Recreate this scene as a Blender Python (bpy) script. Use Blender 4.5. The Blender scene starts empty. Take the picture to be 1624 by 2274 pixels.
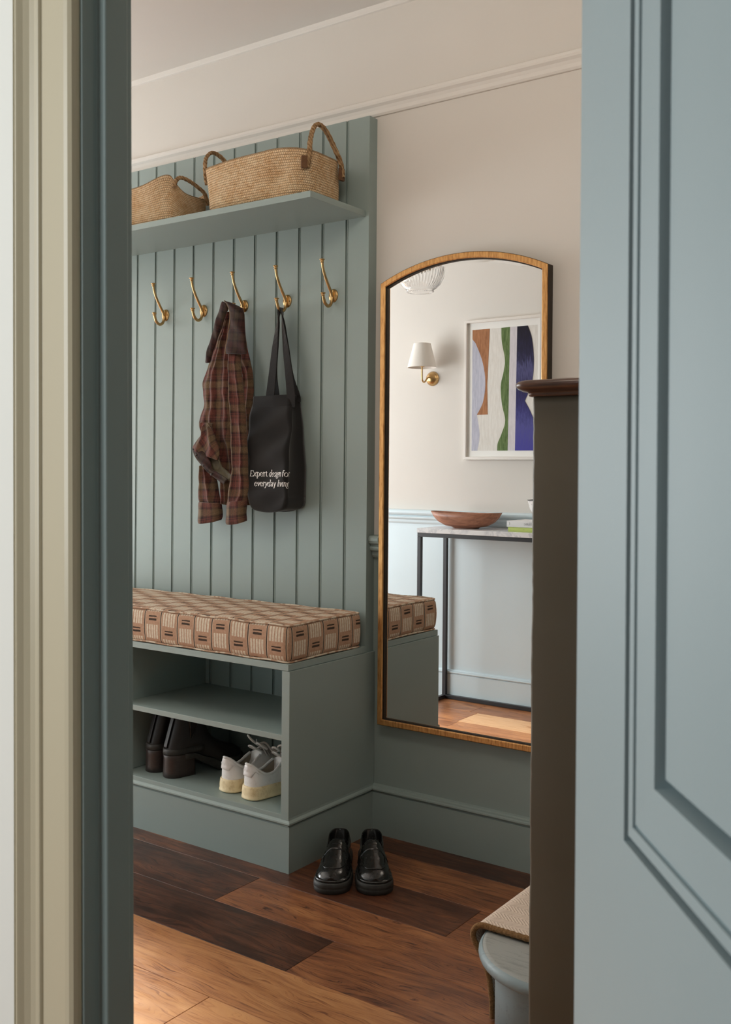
import bpy, bmesh, math, random
from mathutils import Vector, Matrix
random.seed(4)
SC = bpy.context.scene
COL = SC.collection
PI = math.pi

# ------------------------------------------------------------------ camera
cam_d = bpy.data.cameras.new('camera')
cam = bpy.data.objects.new('camera', cam_d); COL.objects.link(cam)
YAW, ROLL = math.radians(35.37), math.radians(0.466)
F_ = Vector((-math.sin(YAW), math.cos(YAW), 0)); R0 = Vector((math.cos(YAW), math.sin(YAW), 0)); U0 = Vector((0, 0, 1))
R_ = math.cos(ROLL)*R0 + math.sin(ROLL)*U0; U_ = -math.sin(ROLL)*R0 + math.cos(ROLL)*U0
m = Matrix.Identity(4)
for i in range(3):
    m[i][0] = R_[i]; m[i][1] = U_[i]; m[i][2] = -F_[i]
m[0][3], m[1][3], m[2][3] = 0.0, -2.668, 1.15
cam.matrix_world = m
cam_d.sensor_fit = 'VERTICAL'; cam_d.sensor_height = 36.0; cam_d.sensor_width = 36.0
cam_d.lens = 2260.0/2274*36; cam_d.shift_y = -92.0/2274
cam_d.clip_start = 0.02
cam_d.dof.use_dof = True; cam_d.dof.focus_distance = 3.6; cam_d.dof.aperture_fstop = 16
SC.camera = cam

# ------------------------------------------------------------------ view / world / lights
vs = SC.view_settings
vs.view_transform = 'Standard'; vs.look = 'None'; vs.gamma = 1; vs.use_curve_mapping = False
vs.exposure = -0.08
w = bpy.data.worlds.new('world'); SC.world = w; w.use_nodes = True
w.node_tree.nodes['Background'].inputs[0].default_value = (1.0, 0.95, 0.88, 1)
w.node_tree.nodes['Background'].inputs[1].default_value = 0.06

def area(name, loc, target, sx, sy, power, col):
    d = bpy.data.lights.new(name, 'AREA'); d.shape = 'RECTANGLE'; d.size = sx; d.size_y = sy
    d.energy = power; d.color = col
    o = bpy.data.objects.new(name, d); COL.objects.link(o); o.location = loc
    o.rotation_euler = (Vector(target)-Vector(loc)).to_track_quat('-Z', 'Y').to_euler()
    return o
area('daylight_front_door', (-6.45, -1.30, 1.15), (-2.4, -.6, 1.1), .85, 1.7, 80, (0.93, 0.97, 1.0))
area('daylight_side_window', (-4.75, .10, 1.25), (-4.45, -1.8, 1.30), 2.2, 1.7, 112, (0.95, 0.98, 1.0))
area('daylight_study_window', (-1.9, -4.15, 1.65), (-0.4, -2.2, 1.2), 1.5, 1.7, 50, (0.90, 0.96, 1.0))
area('landing_lamp', (0.9, -0.9, 2.45), (-0.6, -0.7, 0.6), 0.6, 0.6, .8, (1.0, 0.80, 0.55))
area('hall_fill_light', (-.95, -1.50, 2.56), (-1.9, 0, 1.75), .9, .5, 12, (1.0, 0.89, 0.76))  # added fill for the upper walls, no fitting hangs here
sd = bpy.data.lights.new('sun', 'SUN'); sd.energy = 7.5; sd.angle = math.radians(8); sd.color = (1.0, .88, .70)
so = bpy.data.objects.new('sun', sd); COL.objects.link(so); so.rotation_euler = Vector((.82, -.425, -.54)).to_track_quat('-Z', 'Y').to_euler()
# ------------------------------------------------------------------ geometry helpers
class MB:
    def __init__(s): s.v = []; s.f = []; s.uv = []; s.sm = []
    def add(s, vs, fs, smooth=False, uvs=None):
        b = len(s.v); s.v += [Vector(v) for v in vs]
        for i, f in enumerate(fs):
            s.f.append([b+k for k in f]); s.sm.append(smooth)
            s.uv.append(uvs[i] if uvs else None)
        return s
    def box(s, x0, x1, y0, y1, z0, z1):
        v = [(x0,y0,z0),(x1,y0,z0),(x1,y1,z0),(x0,y1,z0),(x0,y0,z1),(x1,y0,z1),(x1,y1,z1),(x0,y1,z1)]
        return s.add(v, [(0,3,2,1),(4,5,6,7),(0,1,5,4),(1,2,6,5),(2,3,7,6),(3,0,4,7)])
    def prism(s, poly, fn, a, b, smooth=False):
        # closed polygon extruded from parameter a to b, fn(p, t) -> xyz
        n = len(poly)
        v = [fn(p, a) for p in poly]+[fn(p, b) for p in poly]
        s.add(v, [(i, (i+1) % n, n+(i+1) % n, n+i) for i in range(n)], smooth)
        s.add(v, [tuple(range(n-1, -1, -1)), tuple(range(n, 2*n))])
        return s
    def loft(s, rings, closed=True, cap0=True, cap1=True, smooth=True, uv=None):
        n = len(rings[0]); v = [p for r in rings for p in r]; fs = []; us = []
        m_ = n if closed else n-1
        for j in range(len(rings)-1):
            for i in range(m_):
                k = (i+1) % n
                fs.append((j*n+i, j*n+k, (j+1)*n+k, (j+1)*n+i))
                if uv: us.append([uv(j, i), uv(j, i+1), uv(j+1, i+1), uv(j+1, i)])
        s.add(v, fs, smooth, us if uv else None)
        if cap0: s.add(rings[0], [tuple(range(n-1, -1, -1))], False)
        if cap1: s.add(rings[-1], [tuple(range(n))], False)
        return s
    def tube(s, pts, r, n=10, closed=False, flat=1.0, up=None):
        pts = [Vector(p) for p in pts]; m_ = len(pts); rings = []
        rr = r if isinstance(r, (list, tuple)) else [r]*m_
        prev = None
        for i, p in enumerate(pts):
            if closed: t = pts[(i+1) % m_]-pts[i-1]
            else: t = pts[min(i+1, m_-1)]-pts[max(i-1, 0)]
            t.normalize()
            if prev is None:
                a = Vector(up) if up else (Vector((0, 0, 1)) if abs(t.z) < .9 else Vector((1, 0, 0)))
            else: a = prev
            nrm = (a-t*a.dot(t)); nrm.normalize(); prev = nrm; bi = t.cross(nrm)
            rings.append([p+(nrm*math.cos(q)+bi*math.sin(q)*flat)*rr[i] for q in [2*PI*k/n for k in range(n)]])
        if closed:
            rings.append(rings[0]); return s.loft(rings, True, False, False)
        return s.loft(rings, True, True, True)
    def lathe(s, prof, c, axis='z', n=40, caps=True):
        rings = []
        for r, h in prof:
            rings.append([])
            for k in range(n):
                q = 2*PI*k/n; a, b = r*math.cos(q), r*math.sin(q)
                if axis == 'z': p = (c[0]+a, c[1]+b, c[2]+h)
                elif axis == 'y': p = (c[0]+b, c[1]+h, c[2]+a)
                else: p = (c[0]+h, c[1]+a, c[2]+b)
                rings[-1].append(p)
        return s.loft(rings, True, caps, caps)
    def ball(s, c, r, n=12):
        pr = [(max(1e-5, r[0]*math.sin(PI*i/n)), -r[2]*math.cos(PI*i/n)) for i in range(n+1)]
        b = len(s.v); s.lathe(pr, c, 'z', 2*n)
        if r[1] != r[0]:
            for i in range(b, len(s.v)): s.v[i].y = c[1]+(s.v[i].y-c[1])*r[1]/r[0]
        return s
    def build(s, name, mat, parent=None, world=True, bevel=0, seg=2, mods=None, auto=None):
        off = Vector((0, 0, 0))
        if parent is not None and world:
            p = parent
            while p is not None:
                off += Vector(p.location); p = p.parent
        me = bpy.data.meshes.new(name)
        me.from_pydata([tuple(v-off) for v in s.v], [], s.f)
        if any(u for u in s.uv):
            ul = me.uv_layers.new(name='UVMap')
            for p in me.polygons:
                u = s.uv[p.index]
                if u:
                    for k, li in enumerate(p.loop_indices): ul.data[li].uv = u[k]
        for p in me.polygons: p.use_smooth = s.sm[p.index]
        bm = bmesh.new(); bm.from_mesh(me)
        bmesh.ops.remove_doubles(bm, verts=bm.verts, dist=1e-5)
        bmesh.ops.recalc_face_normals(bm, faces=bm.faces)
        bm.to_mesh(me); bm.free()
        me.materials.append(mat)
        o = bpy.data.objects.new(name, me); COL.objects.link(o)
        if parent is not None: o.parent = parent
        if bevel:
            b = o.modifiers.new('b', 'BEVEL'); b.width = bevel; b.segments = seg; b.limit_method = 'ANGLE'; b.angle_limit = math.radians(40)
            b.harden_normals = False
        for mm in (mods or []):
            q = o.modifiers.new(mm[0], mm[0])
            for k, v in mm[1].items(): setattr(q, k, v)
        return o

def empty(name, loc, label=None, cat=None, rz=0, group=None):
    o = bpy.data.objects.new(name, None); COL.objects.link(o); o.location = loc; o.rotation_euler = (0, 0, rz)
    o.empty_display_size = .05
    return tag(o, label, cat, group)
def tag(o, label=None, cat=None, group=None, kind=None):
    if label: o['label'] = label
    if cat: o['category'] = cat
    if group: o['group'] = group
    if kind: o['kind'] = kind
    return o
def struct(o): o['kind'] = 'structure'; return o
def cr(pts, n=8, closed=False):
    # Catmull-Rom through points
    P = [Vector(p) for p in pts]; out = []
    m_ = len(P)
    if m_ < 3: return P
    for i in range(m_ if closed else m_-1):
        if closed: a, b, c, d = P[i-1], P[i], P[(i+1) % m_], P[(i+2) % m_]
        else: a, b, c, d = P[max(i-1, 0)], P[i], P[i+1], P[min(i+2, m_-1)]
        for k in range(n):
            t = k/n
            out.append(.5*((2*b)+(c-a)*t+(2*a-5*b+4*c-d)*t*t+(3*b-a-3*c+d)*t**3))
    if not closed: out.append(P[-1])
    return out
def lerp(a, b, t): return a+(b-a)*t
def interp(tab, x):
    if x <= tab[0][0]: return tab[0][1]
    for (a, p), (b, q) in zip(tab, tab[1:]):
        if x <= b:
            t = (x-a)/(b-a); t = t*t*(3-2*t)*.5+t*.5
            return p+(q-p)*t
    return tab[-1][1]

# ------------------------------------------------------------------ materials
def mat(name, col, rough=.5, metal=0, spec=.5, coat=0, sheen=0):
    m_ = bpy.data.materials.new(name); m_.use_nodes = True
    b = m_.node_tree.nodes['Principled BSDF']
    b.inputs['Base Color'].default_value = (*col, 1); b.inputs['Roughness'].default_value = rough
    b.inputs['Metallic'].default_value = metal; b.inputs['Specular IOR Level'].default_value = spec
    b.inputs['Coat Weight'].default_value = coat; b.inputs['Sheen Weight'].default_value = sheen
    return m_
class NG:
    def __init__(s, m_): s.m = m_; s.t = m_.node_tree; s.b = s.t.nodes['Principled BSDF']
    def n(s, typ, **kw):
        x = s.t.nodes.new('ShaderNode'+typ)
        for k, v in kw.items():
            if k.startswith('i_'): x.inputs[k[2:].replace('_', ' ')].default_value = v
            else: setattr(x, k, v)
        return x
    def l(s, a, b): s.t.links.new(a, b)
    def math(s, op, a, b=None, c=None):
        x = s.t.nodes.new('ShaderNodeMath'); x.operation = op
        for i, q in enumerate((a, b, c)):
            if q is None: continue
            if isinstance(q, (int, float)): x.inputs[i].default_value = q
            else: s.l(q, x.inputs[i])
        return x.outputs[0]
    def mix(s, fac, a, b, blend='MIX'):
        x = s.t.nodes.new('ShaderNodeMix'); x.data_type = 'RGBA'; x.blend_type = blend; x.clamp_factor = True
        for i, q in ((0, fac), (6, a), (7, b)):
            if isinstance(q, (int, float)): x.inputs[i].default_value = q
            elif isinstance(q, tuple): x.inputs[i].default_value = (*q, 1) if len(q) == 3 else q
            else: s.l(q, x.inputs[i])
        return x.outputs[2]
    def coord(s, which='Object'): return s.n('TexCoord').outputs[which]
    def mapping(s, vec, scale=(1, 1, 1), loc=(0, 0, 0), rot=(0, 0, 0)):
        x = s.n('Mapping'); x.inputs['Scale'].default_value = scale; x.inputs['Location'].default_value = loc; x.inputs['Rotation'].default_value = rot
        s.l(vec, x.inputs['Vector']); return x.outputs[0]
    def noise(s, vec, scale, detail=4, rough=.5, dist=0):
        x = s.n('TexNoise'); x.inputs['Scale'].default_value = scale; x.inputs['Detail'].default_value = detail
        x.inputs['Roughness'].default_value = rough; x.inputs['Distortion'].default_value = dist
        s.l(vec, x.inputs['Vector']); return x.outputs['Fac']
    def ramp(s, fac, stops, interp_='LINEAR'):
        x = s.n('ValToRGB'); e = x.color_ramp.elements; x.color_ramp.interpolation = interp_
        while len(e) > 1: e.remove(e[-1])
        for i, (p, c) in enumerate(stops):
            q = e[0] if i == 0 else e.new(p)
            q.position = p; q.color = (*c, 1) if len(c) == 3 else c
        s.l(fac, x.inputs[0]); return x.outputs[0]
    def bump(s, h, strength=.3, dist=.001):
        x = s.n('Bump'); x.inputs['Strength'].default_value = strength; x.inputs['Distance'].default_value = dist
        s.l(h, x.inputs['Height']); s.l(x.outputs[0], s.b.inputs['Normal']); return x
    def color(s, c): s.l(c, s.b.inputs['Base Color'])
def paint(name, col, rough=.45, spec=.5, var=.06, bump=.12, scale=60):
    m_ = mat(name, col, rough, spec=spec); g = NG(m_); c = g.coord()
    n1 = g.noise(c, 3.0, 3); n2 = g.noise(c, scale, 4)
    g.color(g.mix(n1, tuple(x*(1-var) for x in col), tuple(min(1, x*(1+var)) for x in col)))
    g.bump(n2, bump, .0006)
    return m_
M = {}
M['teal'] = paint('teal_grey_eggshell_paint', (.275, .340, .322), .42)
M['pale'] = paint('glare_lightened_hall_paint', (.60, .715, .765), .4)  # hall paint lightened, daylight glare on the front wainscot put into the colour
M['doorpaint'] = paint('pale_blue_door_paint', (.290, .358, .366), .55, var=.02)
M['wall'] = paint('warm_white_wall_paint', (.69, .655, .61), .85, spec=.2, var=.03, bump=.3, scale=25)
M['ceil'] = paint('ceiling_paint', (.76, .73, .69), .9, spec=.2, var=.02, bump=.2, scale=25)
M['studywall'] = paint('pale_study_wall_paint', (.90, .885, .80), .6, var=.02)
M['cream'] = paint('cream_gloss_paint', (.62, .545, .38), .3, var=.02)
M['olive'] = paint('olive_shaded_hall_paint', (.120, .103, .072), .5, var=.15, bump=.5, scale=30)  # newel's hall paint darkened to olive, dim warm light put into the colour
M['stepblue'] = paint('worn_blue_grey_paint', (.27, .345, .365), .45, var=.1)
M['treadgrey'] = paint('worn_stone_grey_paint', (.40, .41, .385), .55, var=.1)
for k_, base_ in (('stepblue', (.27, .345, .365)), ('treadgrey', (.40, .41, .385))):
    g = NG(M[k_]); c_ = g.coord(); sp_ = g.noise(c_, 170, 3, .75); st_ = g.noise(g.mapping(c_, (1, 10, 3)), 14, 5, .7); bl_ = g.noise(c_, 9, 4, .6)
    q_ = g.mix(g.math('MULTIPLY', g.ramp(sp_, [(.27, (1, 1, 1)), (.34, (0, 0, 0))]), .8), base_, (.06, .055, .045))
    q_ = g.mix(g.math('MULTIPLY', g.ramp(g.math('MULTIPLY', st_, g.math('ADD', bl_, .5)), [(.36, (1, 1, 1)), (.48, (0, 0, 0))]), .35), q_, (.13, .14, .13)); g.color(q_)
M['mirror'] = mat('mirror_silver', (.95, .955, .95), 0.0, metal=1)
M['brass'] = mat('aged_brass', (.56, .37, .165), .3, metal=1)
g = NG(M['brass']); n_ = g.noise(g.coord(), 40, 3)
g.color(g.mix(n_, (.42, .26, .11), (.66, .45, .21))); g.l(g.ramp(n_, [(0, (.22,)*3), (1, (.42,)*3)]), g.b.inputs['Roughness'])
M['gilt'] = mat('brushed_gilt_metal', (.6, .32, .12), .42, metal=.75)
g = NG(M['gilt']); v_ = g.mapping(g.coord(), (60, 60, 8)); n_ = g.noise(v_, 3, 5, .65)
g.color(g.ramp(n_, [(.3, (.38, .17, .055)), (.5, (.66, .35, .125)), (.7, (.80, .47, .19))])); g.bump(n_, .25, .0006)
M['giltdark'] = mat('dark_bronze_metal', (.055, .04, .028), .5, metal=.6)
M['blackmetal'] = mat('black_painted_steel', (.022, .022, .026), .42)
def woody(name, dark, light, scale=(3, 22, 22), rough=.4, coat=0):
    m_ = mat(name, light, rough, coat=coat); g = NG(m_); v = g.mapping(g.coord(), scale)
    n1 = g.noise(v, 2.2, 6, .6, 1.2); n2 = g.noise(v, 9, 4, .6)
    h = g.math('ADD', g.math('MULTIPLY', n1, .7), g.math('MULTIPLY', n2, .3))
    g.color(g.ramp(h, [(.3, dark), (.68, light)])); g.bump(h, .15, .0008)
    return m_
M['capwood'] = woody('dark_brown_polished_wood', (.025, .009, .005), (.13, .055, .032), rough=.32, coat=.3)
M['bowlwood'] = woody('acacia_bowl_wood', (.17, .06, .03), (.46, .20, .115), rough=.42)
M['leather'] = mat('black_polished_leather', (.009, .0085, .008), .25, spec=.5, coat=.12)
g = NG(M['leather']); n_ = g.noise(g.coord(), 55, 5, .6); g.bump(n_, .14, .001)
g.l(g.ramp(n_, [(.3, (.14,)*3), (.7, (.34,)*3)]), g.b.inputs['Roughness'])
M['bootleather'] = mat('dull_black_boot_leather', (.010, .0085, .008), .42, spec=.5)
g = NG(M['bootleather']); g.bump(g.noise(g.coord(), 70, 4), .2, .001)
M['stackheel'] = mat('scuffed_dark_heel', (.032, .022, .02), .38)
g = NG(M['stackheel']); n_ = g.noise(g.mapping(g.coord(), (40, 40, 200)), 2, 3); g.color(g.mix(n_, (.02, .014, .013), (.055, .038, .034)))
M['rubber'] = mat('black_rubber', (.02, .02, .019), .55)
g = NG(M['rubber']); n_ = g.noise(g.coord(), 90, 4); g.color(g.mix(n_, (.012, .012, .011), (.045, .044, .04))); g.bump(n_, .3, .001)
M['whiteleather'] = mat('white_leather', (.80, .79, .77), .45)
g = NG(M['whiteleather']); n_ = g.noise(g.coord(), 30, 5, .7); g.color(g.ramp(n_, [(.25, (.62, .59, .55)), (.45, (.80, .79, .77)), (1, (.84, .83, .82))])); g.bump(g.noise(g.coord(), 240, 2), .15, .0005)
M['creamrubber'] = mat('cream_rubber', (.70, .56, .33), .55)
g = NG(M['creamrubber']); n_ = g.noise(g.coord(), 45, 5, .7); g.color(g.ramp(n_, [(.25, (.55, .40, .19)), (.5, (.80, .66, .40)), (1, (.86, .74, .50))]))
M['lace'] = mat('pale_grey_lace', (.72, .69, .65), .8)
M['sneakerlining'] = mat('beige_lining', (.32, .27, .21), .9)
M['blacklabel'] = mat('black_print', (.01, .01, .01), .6)
M['bag'] = mat('black_cotton_canvas', (.0155, .0145, .0145), .9, spec=.15, sheen=.25)
g = NG(M['bag']); n_ = g.noise(g.coord(), 500, 2); g.bump(n_, .3, .0006)
M['print'] = mat('white_screen_print', (.78, .76, .74), .7)
M['linen'] = mat('white_linen_shade', (.80, .755, .70), .9)
g = NG(M['linen']); c_ = g.coord(); a_ = g.noise(g.mapping(c_, (900, 900, 60)), 1, 2); b_ = g.noise(g.mapping(c_, (60, 60, 900)), 1, 2)
g.bump(g.math('ADD', a_, b_), .3, .0006)
M['bulb'] = mat('frosted_bulb', (.9, .9, .88), .4)
M['frame'] = mat('off_white_picture_frame', (.74, .70, .65), .4)
M['matboard'] = mat('white_mount_board', (.86, .85, .82), .9)
M['marble'] = mat('white_marble', (.82, .82, .83), .18)
g = NG(M['marble']); c_ = g.coord(); n_ = g.noise(c_, 6, 8, .65, 1.5)
g.color(g.ramp(n_, [(.40, (.83, .83, .84)), (.49, (.62, .63, .66)), (.52, (.84, .84, .85)), (1, (.86, .86, .86))]))
M['paper'] = mat('book_pages', (.75, .72, .66), .9)
M['bookwhite'] = mat('white_book_cloth', (.78, .77, .77), .6)
M['bookgreen'] = mat('lime_green_book_cloth', (.50, .60, .16), .6)
M['bookink'] = mat('grey_ink', (.12, .12, .13), .7)
M['ceramic'] = mat('speckled_white_ceramic', (.8, .78, .75), .35)
g = NG(M['ceramic']); n_ = g.noise(g.coord(), 130, 3, .7); g.color(g.ramp(n_, [(.30, (.10, .09, .09)), (.40, (.80, .78, .76)), (1, (.84, .82, .80))]))
M['ink'] = mat('dark_glaze', (.05, .045, .045), .4)
M['carpetedge'] = mat('brown_binding_tape', (.26, .135, .048), .95)
g = NG(M['carpetedge']); n_ = g.noise(g.mapping(g.coord(), (1, 1, 1)), 350, 2); g.color(g.mix(n_, (.10, .045, .014), (.42, .23, .09))); g.bump(n_, .8, .003)
M['carpetback'] = mat('carpet_backing', (.05, .038, .025), 1)
# clear ribbed glass
M['glass'] = mat('clear_ribbed_glass', (.97, .97, .97), .03)
M['glass'].node_tree.nodes['Principled BSDF'].inputs['Transmission Weight'].default_value = 1
M['glass'].node_tree.nodes['Principled BSDF'].inputs['IOR'].default_value = 1.45
# herringbone carpet (object XY in metres)
M['carpet'] = mat('beige_herringbone_wool', (.62, .49, .39), 1, spec=.1)
g = NG(M['carpet']); sx = g.n('SeparateXYZ'); g.l(g.coord('UV'), sx.inputs[0]); X, Y = sx.outputs[0], sx.outputs[1]
colw = .023
fr = g.math('FRACT', g.math('DIVIDE', Y, colw*2)); tri = g.math('MULTIPLY', g.math('ABSOLUTE', g.math('SUBTRACT', fr, .5)), 2*colw)
st = g.math('FRACT', g.math('DIVIDE', g.math('ADD', X, tri), .0085))
ln = g.math('ABSOLUTE', g.math('SUBTRACT', st, .5)); wob = g.noise(g.coord('UV'), 300, 2)
g.color(g.mix(g.ramp(g.math('ADD', ln, g.math('MULTIPLY', wob, .12)), [(.40, (0, 0, 0)), (.53, (1, 1, 1))]), (.86, .71, .59), (.50, .37, .28)))
g.bump(g.math('ADD', ln, wob), .6, .002)
# jute braid, UV in metres (u round the basket, v up)
def jute(name, k=1.0, row=.0105):
    m_ = mat(name, (.5, .33, .17), .9, spec=.15); g = NG(m_); uv = g.coord('UV')
    s_ = g.n('SeparateXYZ'); g.l(uv, s_.inputs[0]); U, V = s_.outputs[0], s_.outputs[1]
    r = g.math('DIVIDE', V, row); ri = g.math('FLOOR', r); rf = g.math('SUBTRACT', g.math('FRACT', r), .5)
    half = g.math('ABSOLUTE', rf)                       # 0 centre .. .5 edge
    sl = g.math('MULTIPLY', half, 1.1)
    ph = g.math('FRACT', g.math('ADD', g.math('ADD', g.math('DIVIDE', U, row*.95), sl), g.math('MULTIPLY', ri, .37)))
    st = g.math('SINE', g.math('MULTIPLY', ph, PI))
    prof = g.math('SUBTRACT', 1, g.math('POWER', g.math('MULTIPLY', half, 2), 3))
    h = g.math('MULTIPLY', g.math('POWER', st, .7), prof)
    nz = g.noise(uv, 70, 5, .7); cell = g.noise(uv, 16, 3, .6); fib = g.noise(g.mapping(uv, (1, 5, 1)), 180, 3, .7)
    base = g.ramp(g.math('ADD', g.math('MULTIPLY', cell, .45), g.math('MULTIPLY', nz, .55)), [(.28, tuple(c*k for c in (.38, .18, .075))), (.40, tuple(c*k for c in (.76, .47, .245))), (.58, tuple(c*k for c in (.94, .70, .45)))])
    g.color(g.mix(g.ramp(h, [(0, (1, 1, 1)), (.45, (0, 0, 0))]), base, tuple(c*k for c in (.17, .085, .036))))
    g.bump(g.math('ADD', h, g.math('MULTIPLY', fib, .3)), .9, .004)
    return m_
M['jute'] = jute('braided_jute', 1.0, .0076); M['jutedark'] = jute('dark_braided_jute', .5, .012)
# plaid wool, UV in metres
def plaid(name='brown_plaid_wool', dk=1.0):
    m_ = mat(name, (.15, .08, .05), .95, spec=.1, sheen=.25); g = NG(m_); uv = g.coord('UV')
    s_ = g.n('SeparateXYZ'); g.l(uv, s_.inputs[0]); U, V = s_.outputs[0], s_.outputs[1]
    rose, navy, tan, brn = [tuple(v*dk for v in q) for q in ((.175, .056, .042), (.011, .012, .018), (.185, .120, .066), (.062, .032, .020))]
    stops = [(0, rose), (.10, brn), (.13, rose), (.34, rose), (.36, navy), (.39, rose), (.41, navy), (.48, tan), (.72, tan), (.78, brn), (.83, navy), (.90, rose), (.93, navy), (.96, rose)]
    bu = g.ramp(g.math('FRACT', g.math('DIVIDE', U, .062)), stops); bv = g.ramp(g.math('FRACT', g.math('DIVIDE', V, .070)), stops)
    tw = g.math('FRACT', g.math('DIVIDE', g.math('ADD', U, V), .0022))
    nz = g.noise(uv, 420, 3, .7); n2 = g.noise(uv, 60, 4, .7)
    f = g.math('ADD', g.math('MULTIPLY', g.math('GREATER_THAN', tw, .5), .3), g.math('MULTIPLY', nz, .5))
    c = g.mix(g.math('ADD', f, .1), bu, bv)
    c = g.mix(g.math('MULTIPLY', g.ramp(nz, [(.35, (1, 1, 1)), (.55, (0, 0, 0))]), .5), c, (.02, .017, .018))
    c = g.mix(.5, c, g.ramp(n2, [(.3, (.55,)*3), (.7, (1.25,)*3)]), 'MULTIPLY')
    g.color(c); g.bump(nz, .7, .0015)
    return m_
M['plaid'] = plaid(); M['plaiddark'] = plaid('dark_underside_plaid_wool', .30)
M['lining'] = mat('olive_satin_lining', (.13, .105, .055), .45, sheen=.2)
g = NG(M['lining']); g.bump(g.noise(g.mapping(g.coord(), (30, 30, 8)), 2, 3), .6, .006)
M['colldark'] = M['plaid']
# cushion print, UV: u along seat in metres, v up/back in metres
def cushion_mat():
    m_ = mat('printed_cushion_cotton', (.5, .32, .21), .9, spec=.15); g = NG(m_); uv = g.coord('UV')
    wb = g.n('TexNoise'); wb.inputs['Scale'].default_value = 28; g.l(uv, wb.inputs['Vector'])
    dv = g.n('VectorMath', operation='SUBTRACT'); g.l(wb.outputs['Color'], dv.inputs[0]); dv.inputs[1].default_value = (.5, .5, .5)
    ds = g.n('VectorMath', operation='SCALE'); g.l(dv.outputs[0], ds.inputs[0]); ds.inputs['Scale'].default_value = .0035
    ad = g.n('VectorMath', operation='ADD'); g.l(uv, ad.inputs[0]); g.l(ds.outputs[0], ad.inputs[1])
    s_ = g.n('SeparateXYZ'); g.l(ad.outputs[0], s_.inputs[0]); U, V = s_.outputs[0], s_.outputs[1]
    P, Q = .0732, .084
    cu = g.math('DIVIDE', U, P); ci = g.math('FLOOR', cu); cf = g.math('FRACT', cu)
    off = g.math('MULTIPLY', g.math('MODULO', g.math('ABSOLUTE', ci), 2), .5)
    vf = g.math('FRACT', g.math('ADD', g.math('DIVIDE', V, Q), off))
    def band(x, a, b): return g.math('MULTIPLY', g.math('GREATER_THAN', x, a), g.math('LESS_THAN', x, b))
    nz = g.noise(uv, 120, 4, .7)
    # strokes: vf in .46..1.0 ; cf .12...88, five strokes of unequal width
    sf = g.math('FRACT', g.math('DIVIDE', g.math('SUBTRACT', cf, .14), .150))
    stroke = g.math('MULTIPLY', band(cf, .12, .88), g.math('MULTIPLY', band(vf, .47, .985), g.math('LESS_THAN', sf, .66)))
    bars = g.math('MULTIPLY', band(cf, .26, .74), g.math('ADD', band(vf, .135, .210), band(vf, .262, .312)))
    line = g.math('LESS_THAN', g.math('ABSOLUTE', g.math('SUBTRACT', cf, .5)), 2)
    line = g.math('ADD', g.math('LESS_THAN', cf, .032), g.math('GREATER_THAN', cf, .982))
    wh = g.math('ADD', band(cf, .026, .06), band(cf, .965, .988))
    base = g.ramp(nz, [(.3, (.40, .235, .15)), (.7, (.52, .335, .23))])
    c = g.mix(stroke, base, g.ramp(nz, [(.3, (.56, .47, .36)), (.6, (.72, .64, .51))]))
    c = g.mix(g.math('MULTIPLY', wh, .55), c, (.66, .57, .44))
    c = g.mix(g.math('MULTIPLY', bars, .93), c, (.035, .028, .024)); c = g.mix(line, c, (.035, .028, .026))
    g.color(c); g.bump(g.noise(uv, 900, 2), .4, .0006)
    return m_
M['cushion'] = cushion_mat()
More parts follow.
